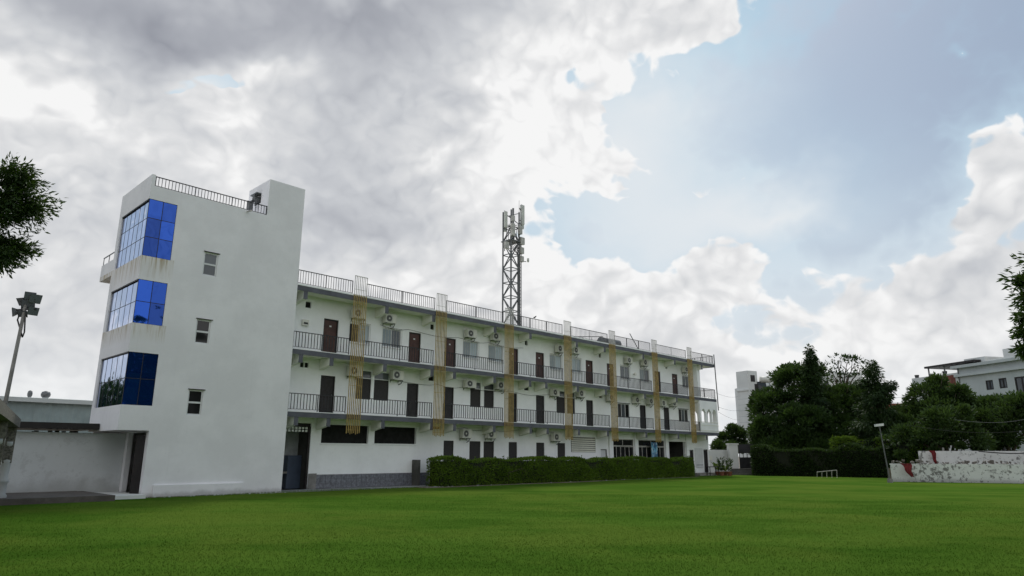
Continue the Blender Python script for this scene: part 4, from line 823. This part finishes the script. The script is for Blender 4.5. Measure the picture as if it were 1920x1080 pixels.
# overhead wires
for i, (a, b, lab) in enumerate(((pt(1340, 736, 68), pt(1395, 738, 110), 'uppermost thin wire strung from the block to the white tower house'), (pt(1346, 763, 68), pt(1400, 762, 110), 'middle thin wire strung from the block to the white tower house'), (pt(1346, 772, 68), pt(1400, 784, 110), 'lowest thin wire strung from the block to the white tower house'),
                                   (pt(1655, 752, 75), pt(1760, 738, 90), 'upper thin wire between the pointed tree and the right house'), (pt(1655, 744, 75), pt(1730, 726, 90), 'thin wire rising to the right house terrace'), (pt(1790, 787, 62), pt(1990, 768, 60), 'pale cable crossing in front of the right trees'), (pt(1700, 797, 62), pt(1990, 800, 62), 'dark cable sagging before the right trees'))):
    m = MB(); K = 10; m.tube([a.lerp(b, k/K)+Vector((0, 0, -.5*math.sin(math.pi*k/K))) for k in range(K+1)], .011, 5); tag(m.build('wire', M['acdark' if i != 5 else 'galv'], None), lab, 'wire', 'overhead wires')
# ------------------------------------------------------------------ vegetation
def unit(n):
    v = rng.normal(size=(n, 3)); return v/np.linalg.norm(v, axis=1)[:, None]
def leaf_obj(name, C, Dn, size, aspect, mat, parent, droop=.0):
    """one diamond-shaped leaf per row of C, pointing along Dn"""
    n = len(C); Dn = Dn.copy(); Dn[:, 2] -= droop; Dn /= np.linalg.norm(Dn, axis=1)[:, None]+1e-9
    s = np.cross(Dn, unit(n)); s /= np.linalg.norm(s, axis=1)[:, None]+1e-9
    L = size*(.6+.8*rng.random(n))[:, None]; Wd = L*aspect
    nb = np.cross(s, Dn)
    V = np.empty((n, 4, 3)); V[:, 0] = C; V[:, 1] = C+Dn*L*.45+s*Wd*.5+nb*L*.06; V[:, 2] = C+Dn*L; V[:, 3] = C+Dn*L*.45-s*Wd*.5+nb*L*.06
    V -= np.array(ORG[parent.name])
    me = bpy.data.meshes.new(name); me.vertices.add(n*4); me.vertices.foreach_set('co', V.astype(np.float32).ravel())
    me.loops.add(n*4); me.loops.foreach_set('vertex_index', np.arange(n*4)); me.polygons.add(n); me.polygons.foreach_set('loop_start', np.arange(0, n*4, 4)); me.polygons.foreach_set('loop_total', np.full(n, 4))
    me.update(); me.materials.append(mat); o = bpy.data.objects.new(name, me); COL.objects.link(o); o.parent = parent; ORG[o.name] = ORG[parent.name]; return o
def clump_cloud(lobes, per, rc, jitter=.28):
    """points and outward directions: leaves sit in tufts over the skin of each lobe, fewer inside"""
    P, Dd = [], []
    for cx, cy, cz, rx, ry, rz, n in lobes:
        u = unit(n); u[:, 2] = np.where(u[:, 2] < -.55, -u[:, 2], u[:, 2]); rad = .62+.42*rng.random(n)**.7
        cc = np.array((cx, cy, cz))+u*np.array((rx, ry, rz))*rad[:, None]
        for c, d in zip(cc, u):
            k = int(per*(.5+rng.random())); r = rc*(.6+.8*rng.random()); v = unit(k)
            P.append(c+v*r*(rng.random(k)**.45)[:, None]*np.array((1, 1, .72))); Dd.append(v*.7+d*.5+np.array((0, 0, .15)))
    return np.vstack(P), np.vstack(Dd)
def limbs(base, tops, r0, fork=.35, n=7, twigs=3):
    m = MB(); base = Vector(base); tops = [Vector(t) for t in tops]; mid = sum(tops, Vector((0, 0, 0)))/len(tops); F = base.lerp(mid, fork); F.x = base.x+(F.x-base.x)*.5; F.y = base.y+(F.y-base.y)*.5
    m.tube([base-Vector((0, 0, .2)), base.lerp(F, .4)+Vector((.04, -.05, 0)), F], [r0*1.25, r0*.95, r0*.8], n+2)
    for t in tops:
        k = F.lerp(t, .5)+Vector((0, 0, .12*(t-F).length)); m.tube([F-Vector((0, 0, .1)), k, t], [r0*.6, r0*.36, r0*.1], n)
        for q in range(twigs):
            e = t+Vector((random.uniform(-1, 1), random.uniform(-1, 1), random.uniform(-.3, .8)))*.22*(t-F).length; m.tube([k.lerp(t, .3+.2*q), e], [r0*.22, r0*.05], 5)
    return m
def tree(name, label, base, lobes, per, rc, leaf, mat, r0=.22, fork=.4, aspect=.45, group=None, droop=0., cat='tree'):
    t = thing(name, base, label, cat, group)
    limbs(base, [(l[0], l[1], l[2]) for l in lobes], r0, fork).build('trunk', M['bark'], t, True)
    P, D = clump_cloud(lobes, per, rc); leaf_obj('crown', P, D, leaf, aspect, M[mat], t, droop); return t
def LB(px, py, D, rx, rz, n, ry=None):
    c = pt(px, py, D); k = .62 if D > 30 else 0; rx = max(rx-k, .35*rx); rz = max(rz-k*.8, .35*rz); return (c.x, c.y, c.z, rx, ry or rx, rz, n)
def hedge(name, label, p0, dirv, nrm, L, depth, ht, n, leaf, mat, wob=.10):
    h = thing(name, p0, label, 'hedge'); p0 = Vector(p0); c = MB()
    c.obox(p0+dirv*.12+nrm*.14-Vector((0, 0, .1)), dirv*(L-.24), nrm*(depth-.28), (0, 0, ht+.0)); c.build('inner_box', M['core'], h)  # near-black box filling the hedge behind the leaves
    f = rng.random(n); w = np.array([L*ht, L*depth, depth*ht, depth*ht]); w /= w.sum(); s = rng.choice(4, n, p=w); a, b = rng.random(n), rng.random(n)
    u = np.where(s == 0, a*L, np.where(s == 1, a*L, np.where(s == 2, 0, L))); v = np.where(s == 0, 0, np.where(s == 1, b*depth, a*depth)); z = np.where(s == 1, ht, b*ht)
    wv = wob*(np.sin(u*1.7)+np.sin(u*.63+2)+np.sin(z*3.1+u*2.3)*.6); z = z*(1+wv*.7/ht); v = v+np.where(s == 0, -wv*.7*(.3+z/ht)+.22*np.clip(z/ht, 0, 1)**7, 0)
    k = .10*rng.random(n)**2; Dn = np.array(dirv)[None]*np.where(s == 2, -1, np.where(s == 3, 1, 0))[:, None]+np.array(nrm)[None]*np.where(s == 0, -1, 0)[:, None]+np.array((0, 0, 1.))[None]*np.where(s == 1, 1, .35)[:, None]
    P = np.array(p0)[None]+np.array(dirv)[None]*u[:, None]+np.array(nrm)[None]*v[:, None]+np.array((0, 0, 1.))[None]*z[:, None]-Dn*k[:, None]
    k = int(L*5); su, sv = rng.random(k)*L, rng.random(k)*depth*.7; sh = .06+.20*rng.random(k)**2     # stray shoots the shears missed
    t = rng.random((k, 9)); Q = (np.array(p0)+np.array(dirv)*su[:, None]+np.array(nrm)*sv[:, None])[:, None, :]+np.array((0, 0, 1.))*(ht-.02+wob*.7*(np.sin(su*1.7)+np.sin(su*.63+2))[:, None]+t*sh[:, None])[:, :, None]
    P = np.vstack([P, Q.reshape(-1, 3)]); Dn = np.vstack([Dn, np.tile((0, 0, .8), (k*9, 1))]); n = len(P)
    leaf_obj('foliage', P, Dn+unit(n)*.75, leaf, .5, M[mat], h); return h
X_, Y_ = Vector((1, 0, 0)), Vector((0, 1, 0))
hg = hedge('clipped_hedge', 'long clipped green hedge in front of the white block', (25.3, 30.15, .02), X_, Y_, 27.6, 1.15, 1.52, 52000, .10, 'leaf_hedge', .10)
# loose twigs sticking out of the hedge, stones at its foot
tg = MB()
for x in np.linspace(26, 52, 26): a = Vector((x+random.uniform(-.5, .5), 30.1, 1.2)); tg.tube([a, a+Vector((random.uniform(-.3, .3), -.1, .4))], .008, 4)
tg.tube([(30.6, 30.0, .3), (30.5, 29.9, .75), (31.6, 29.85, 1.0), (31.9, 29.8, .8)], .014, 5)
tag(tg.build('twigs', M['bark'], hg), kind='stuff')
db = MB()
for k in range(150):
    s = .02+.07*random.random()**2; x = 24.6+(1.8*random.random() if k < 90 else 28*random.random()); y = 30.0+.5*random.random() if k < 90 else 29.95+.15*random.random(); a = random.random()*6.28
    db.obox((x, y, .06), (s*math.cos(a), s*math.sin(a), .01), (-s*math.sin(a), s*math.cos(a), 0), (.01, .01, s*.6))
tag(db.build('pebbles', M['pave']), 'pale pebbles and scraps along the foot of the clipped hedge', 'pebbles', kind='stuff')
bed = MB().box(24.2, 53.4, 29.95, 31.35, -.02, .085); tag(bed.build('planting_bed', M['ground']), kind='structure')
pier = MB().box(25.05, 25.28, 31.85, 32.33, 0, 1.52); tag(pier.build('hedge_end_wall', M['shade_stone']), 'low grey wall end closing the hedge bed', 'wall')
# dark hedge across the far end of the lawn
p0, p1 = gpt(1410, 69.0, .0), gpt(1662, 66.0, .0); d = (p1-p0).normalized(); n = Vector((-d.y, d.x, 0)); n = n if n.dot(fwh) > 0 else -n
hedge('dark_hedge', 'tall dark hedge across the far end of the lawn', p0, d, n, (p1-p0).length, 2.2, 2.35, 16000, .20, 'leaf_dark', .24)
p0, p1 = gpt(1560, 70.5, .0), gpt(1735, 66.5, .0); d = (p1-p0).normalized(); n = Vector((-d.y, d.x, 0)); n = n if n.dot(fwh) > 0 else -n
hedge('bright_hedge', 'brighter green hedge rising behind the dark hedge', p0, d, n, (p1-p0).length, 2.5, 3.2, 13000, .20, 'leaf_hedge', .22)
# big trees beyond the lawn
tree('mango_tree', 'broad dense round-topped dark green tree left of the pointed tree', gpt(1470, 77, 0),
     [LB(1450, 770, 77, 2.7, 2.6, 70), LB(1500, 730, 78, 3.6, 3.0, 95), LB(1440, 810, 75, 2.1, 1.9, 50), LB(1500, 800, 75, 3.2, 2.6, 80), LB(1420, 760, 78, .9, 1.7, 18), LB(1490, 712, 79, 2.3, 1.7, 40), LB(1455, 845, 74, 2.6, 1.4, 50), LB(1540, 850, 74, 3.0, 1.4, 50), LB(1500, 832, 75, 3.4, 1.7, 60), LB(1430, 830, 75, 1.6, 1.6, 30)], 85, .62, .30, 'leaf_mango', .32, .25)
tree('mango_tree', 'broad dark tree below the two pointed trees', gpt(1570, 79, 0),
     [LB(1560, 770, 79, 3.3, 2.6, 80), LB(1600, 760, 80, 2.9, 2.2, 60), LB(1560, 815, 77, 3.6, 2.2, 80), LB(1625, 810, 78, 2.7, 2.4, 60), LB(1580, 745, 80, 2.6, 1.4, 40), LB(1600, 850, 76, 3.0, 1.5, 50), LB(1570, 835, 77, 3.2, 1.6, 50)], 85, .62, .30, 'leaf_mango', .3, .25)
def ashoka(label, px, ptop, pbot, D, rmax, arms=()):
    b = pt(px, ptop, D); b.z = 0; t = thing('ashoka_tree', b, label, 'tree', 'pointed trees beyond the lawn'); zt = pt(px, ptop, D).z; zb = pt(px, pbot, D).z
    MB().tube([b, (b.x, b.y, zb), (b.x+.1, b.y, zt-.3)], [.2, .16, .03], 8).build('trunk', M['bark'], t, True); lob = []
    for k in range(16): u = k/15; r = rmax*(.12+.88*(1-u)**.75)*(.8+.4*random.random()); a = random.random()*6.28; lob.append((b.x+.25*r*math.cos(a), b.y+.25*r*math.sin(a), zb+(zt-zb)*u*.97, r, r, .45+.3*(1-u), int(5+22*(1-u))))
    for ax, ay, r in arms: c = pt(ax, ay, D); lob.append((c.x, c.y, c.z, r, r, r*.8, 9))
    P, Dn = clump_cloud(lob, 60, .40); leaf_obj('crown', P, Dn, .30, .30, M['leaf_ashoka'], t, .9)
ashoka('narrow pointed dark tree with the highest tip, left of the pair', 1517, 652, 800, 76, 1.2)
ashoka('pointed dark tree with side arms, right of the pair', 1634, 684, 855, 70.5, 2.2, ((1663, 735, .55), (1656, 752, .5), (1670, 724, .4), (1612, 720, .4)))
sp_ = thing('sparse_tree', gpt(1585, 88, 0), 'thin open-crowned tree with sky showing through, between the pointed trees', 'tree')
tops = [pt(x, y, 88) for x, y in ((1556, 690), (1570, 676), (1588, 680), (1605, 678), (1618, 690), (1562, 708), (1592, 700), (1610, 710), (1576, 718), (1538, 694), (1600, 725))]
limbs(gpt(1588, 88, 0), tops, .20, .72).build('trunk', M['bark'], sp_, True)
P, Dn = clump_cloud([(t.x, t.y, t.z, .9, .9, .6, 6) for t in tops], 11, .40); leaf_obj('crown', P, Dn, .34, .5, M['leaf_ashoka'], sp_)
for lab, px, D, lobes in (('bushy green tree in front of the right house', 1765, 72, [(1742, 752, 2.3, 1.9, 60), (1792, 762, 2.4, 1.9, 60), (1718, 782, 1.9, 1.6, 40), (1765, 785, 3.0, 2.1, 70), (1818, 772, 1.7, 1.5, 40), (1755, 722, 1.1, 1.2, 16), (1800, 735, .9, .8, 10), (1715, 800, 2.6, 1.6, 40)]),
                          ('low green tree behind the stained walls, left of the white gap', 1780, 66, [(1770, 800, 2.1, 1.9, 50), (1800, 795, 1.6, 1.9, 40), (1745, 820, 2.2, 1.3, 40), (1810, 825, 2.2, 1.2, 40), (1700, 820, 2.0, 1.2, 36)]),
                          ('dense tree mass at the far right below the house windows', 1880, 70, [(1870, 770, 2.2, 1.6, 50), (1910, 775, 2.3, 1.9, 50), (1850, 800, 2.4, 1.8, 50), (1900, 815, 3.0, 1.8, 60), (1860, 835, 2.0, 1.0, 30), (1950, 790, 3, 2.4, 50)]),
                          ('dark round tree between the pointed tree and the bushy tree', 1690, 76, [(1690, 790, 2.2, 1.8, 44), (1670, 815, 2.4, 1.7, 44), (1700, 825, 2.4, 1.5, 40), (1655, 835, 2.0, 1.2, 30)])):
    tree('neem_tree', lab, gpt(px, D, 0), [LB(x, y, D+random.uniform(-1, 1), rx, rz, n) for x, y, rx, rz, n in lobes], 75, .55, .26, 'leaf_neem', .24, .3, group='leafy trees on the right')
tree('small_tree', 'small loose green tree between the block and the white tower house', gpt(1372, 80, 0), [LB(1362, 825, 80, 1.4, 1.2, 26), LB(1382, 818, 80, 1.3, 1.3, 26), LB(1348, 838, 79, 1.1, .9, 18), LB(1372, 840, 79, 1.9, .9, 26), LB(1374, 806, 80, .8, .6, 10), LB(1395, 838, 80, 1.0, 1.0, 14)], 60, .5, .26, 'leaf_neem', .16, .3)
for i, (px, py, s, lab) in enumerate(((1752, 846, .5, 'sparse shrub on the stained wall by the red cloth'), (1800, 838, .7, 'shrub growing behind the rear stained wall'), (1690, 852, .9, 'low shrub left of the rear stained wall'))):
    tree('shrub', lab, gpt(px, 65, 1.2), [LB(px, py, 65, s, s*.7, 14)], 50, .3, .16, 'leaf_neem', .05, .5, cat='shrub')
# potted plants by the far entrance
for i, (px, D, h, lab) in enumerate(((1343, 66.6, 1.0, 'potted plant nearest the dark door at the end of the block'), (1351, 66.0, 1.5, 'tall spiky potted plant in the middle by the white end wall'), (1358, 66.8, .8, 'short potted plant between two taller ones'), (1366, 66.2, 1.45, 'tall potted plant nearest the gate pillar'))):
    b = gpt(px, D); t = thing('potted_plant', b, lab, 'plant', 'potted plants by the far entrance')
    MB().tube([b, b+up_*.32, b+up_*.36], [.16, .22, .24], 12).build('pot', M['pot'], t); n = 160
    z = rng.random(n); a = rng.random(n)*6.28; r = .28*np.sqrt(rng.random(n)); P = np.c_[b.x+r*np.cos(a)*z, b.y+r*np.sin(a)*z, b.z+.35+z*(h-.35)]; leaf_obj('leaves', P, np.c_[np.cos(a), np.sin(a), .8+0*a], .28, .22, M['leaf_neem'] if i % 2 else M['leaf_hedge'], t)
bc_ = thing('barrow', (57.8, 31.0, .06), 'low dark table before the white notice panel', 'table'); MB().box(56.9, 58.7, 30.9, 31.3, .80, .86).build('top', M['frame_dark'], bc_)
for x in (57.0, 58.6):
    for y in (30.95, 31.25): MB().bar((x, y, .06), (x, y, .8), .05).build('leg', M['iron'], bc_)
# near trees whose branches reach into the picture
def near_tree(name, label, base, tips, extra, leaf, per, rc):
    t = thing(name, base, label, 'tree'); m = limbs(base, [e[:3] for e in extra]+[x[0] for x in tips], .19, .45, twigs=0); m.build('trunk', M['bark'], t, True)
    P, Dd = [], []
    for c, out, k, r in tips:
        c, out = np.array(c), np.array(out); out = out/np.linalg.norm(out)
        for j in range(k):       # sprays: twigs fanning towards the tip, leaves along them
            d = out+.75*unit(1)[0]*np.array((1, 1, .55)); d /= np.linalg.norm(d); st = c+unit(1)[0]*r*.45*np.array((1, 1, .55)); L = r*(.35+.65*rng.random()); n = per
            s = rng.random(n)[:, None]; P.append(st+d*L*s+unit(n)*.045); Dd.append(d*.9+unit(n)*.75)
    P2, D2_ = clump_cloud(extra, 40, rc); leaf_obj('crown', np.vstack(P+[P2]), np.vstack(Dd+[D2_]), leaf, .30, M['leaf_near'], t, .15); return t
r3 = np.array(rgt); u3 = np.array((0, 0, 1.))
b = gpt(-330, 15, LZ)
near_tree('overhanging_tree', 'near dark tree whose leafy branches enter at the left edge', b,
          [(pt(8, 338, 14), r3+.1*u3, 110, .5), (pt(20, 378, 14), r3-.12*u3, 145, .58), (pt(-10, 395, 14), r3-.3*u3, 80, .6), (pt(-4, 466, 14.2), r3-.05*u3, 130, .5), (pt(-30, 475, 14), r3-.4*u3, 60, .5)],
          [LB(-230, 420, 14.5, 1.3, 1.1, 40), LB(-330, 300, 15.5, 1.6, 1.3, 40), LB(-420, 450, 15, 1.5, 1.2, 40), LB(-300, 150, 15.5, 1.6, 1.2, 36), LB(-150, 380, 14.2, .8, .8, 26)], .085, 22, .45)
b = gpt(2190, 19, LZ)
near_tree('leaning_tree', 'near dark tree whose leaf clusters enter at the right edge', b,
          [(pt(1934, 528, 18), -r3+.2*u3, 34, .34), (pt(1940, 558, 18), -r3, 30, .30), (pt(1937, 595, 18), -r3-.1*u3, 40, .36), (pt(1944, 624, 18), -r3, 34, .36), (pt(1940, 652, 18), -r3-.3*u3, 26, .28)],
          [LB(2030, 560, 18, 1.0, 1.2, 70), LB(2100, 480, 19, 1.4, 1.4, 110), LB(2200, 550, 19, 1.6, 1.4, 110), LB(2180, 420, 19.5, 1.3, 1.1, 80)], .13, 16, .4)
# trees behind the viewer and left of the tower, mirrored in the blue glass; near ones added unseen to darken the lawn
for i, (x, y, h, lab) in enumerate(((-9, 13, 12, 'near'), (-11, -2, 13, 'near'), (-3, -11, 13, 'near'), (7, -14, 12, 'near'), (22, -9, 12, 'near'), (14, -21, 12.5, 'tall'), (24, -19, 15.5, 'tall'), (31, -22, 14, 'tall'), (42, -18, 10, 'tall'), (.5, 60, 7.2, 'low'), (-6, 57, 6.6, 'low'))):
    tree('garden_tree', 'leafy tree opposite the tower mirrored in its lowest blue glass' if lab == 'tall' else 'leafy tree left of the tower mirrored in its side glass' if lab == 'low' else 'unseen broad leafy tree added to shade the near end of the lawn', (x, y, 0), [(x, y, h*.72, 3.2, 3.2, h*.26, 60), (x+2.4, y, h*.55, 2.4, 2.4, h*.2, 40), (x-2.4, y, h*.58, 2.4, 2.4, h*.2, 40), (x, y, h*.4, 3.0, 3, h*.16, 40)], 60, .8, .5, 'leaf_mango', .25, .3, group='trees around the lawn outside the view, '+lab)
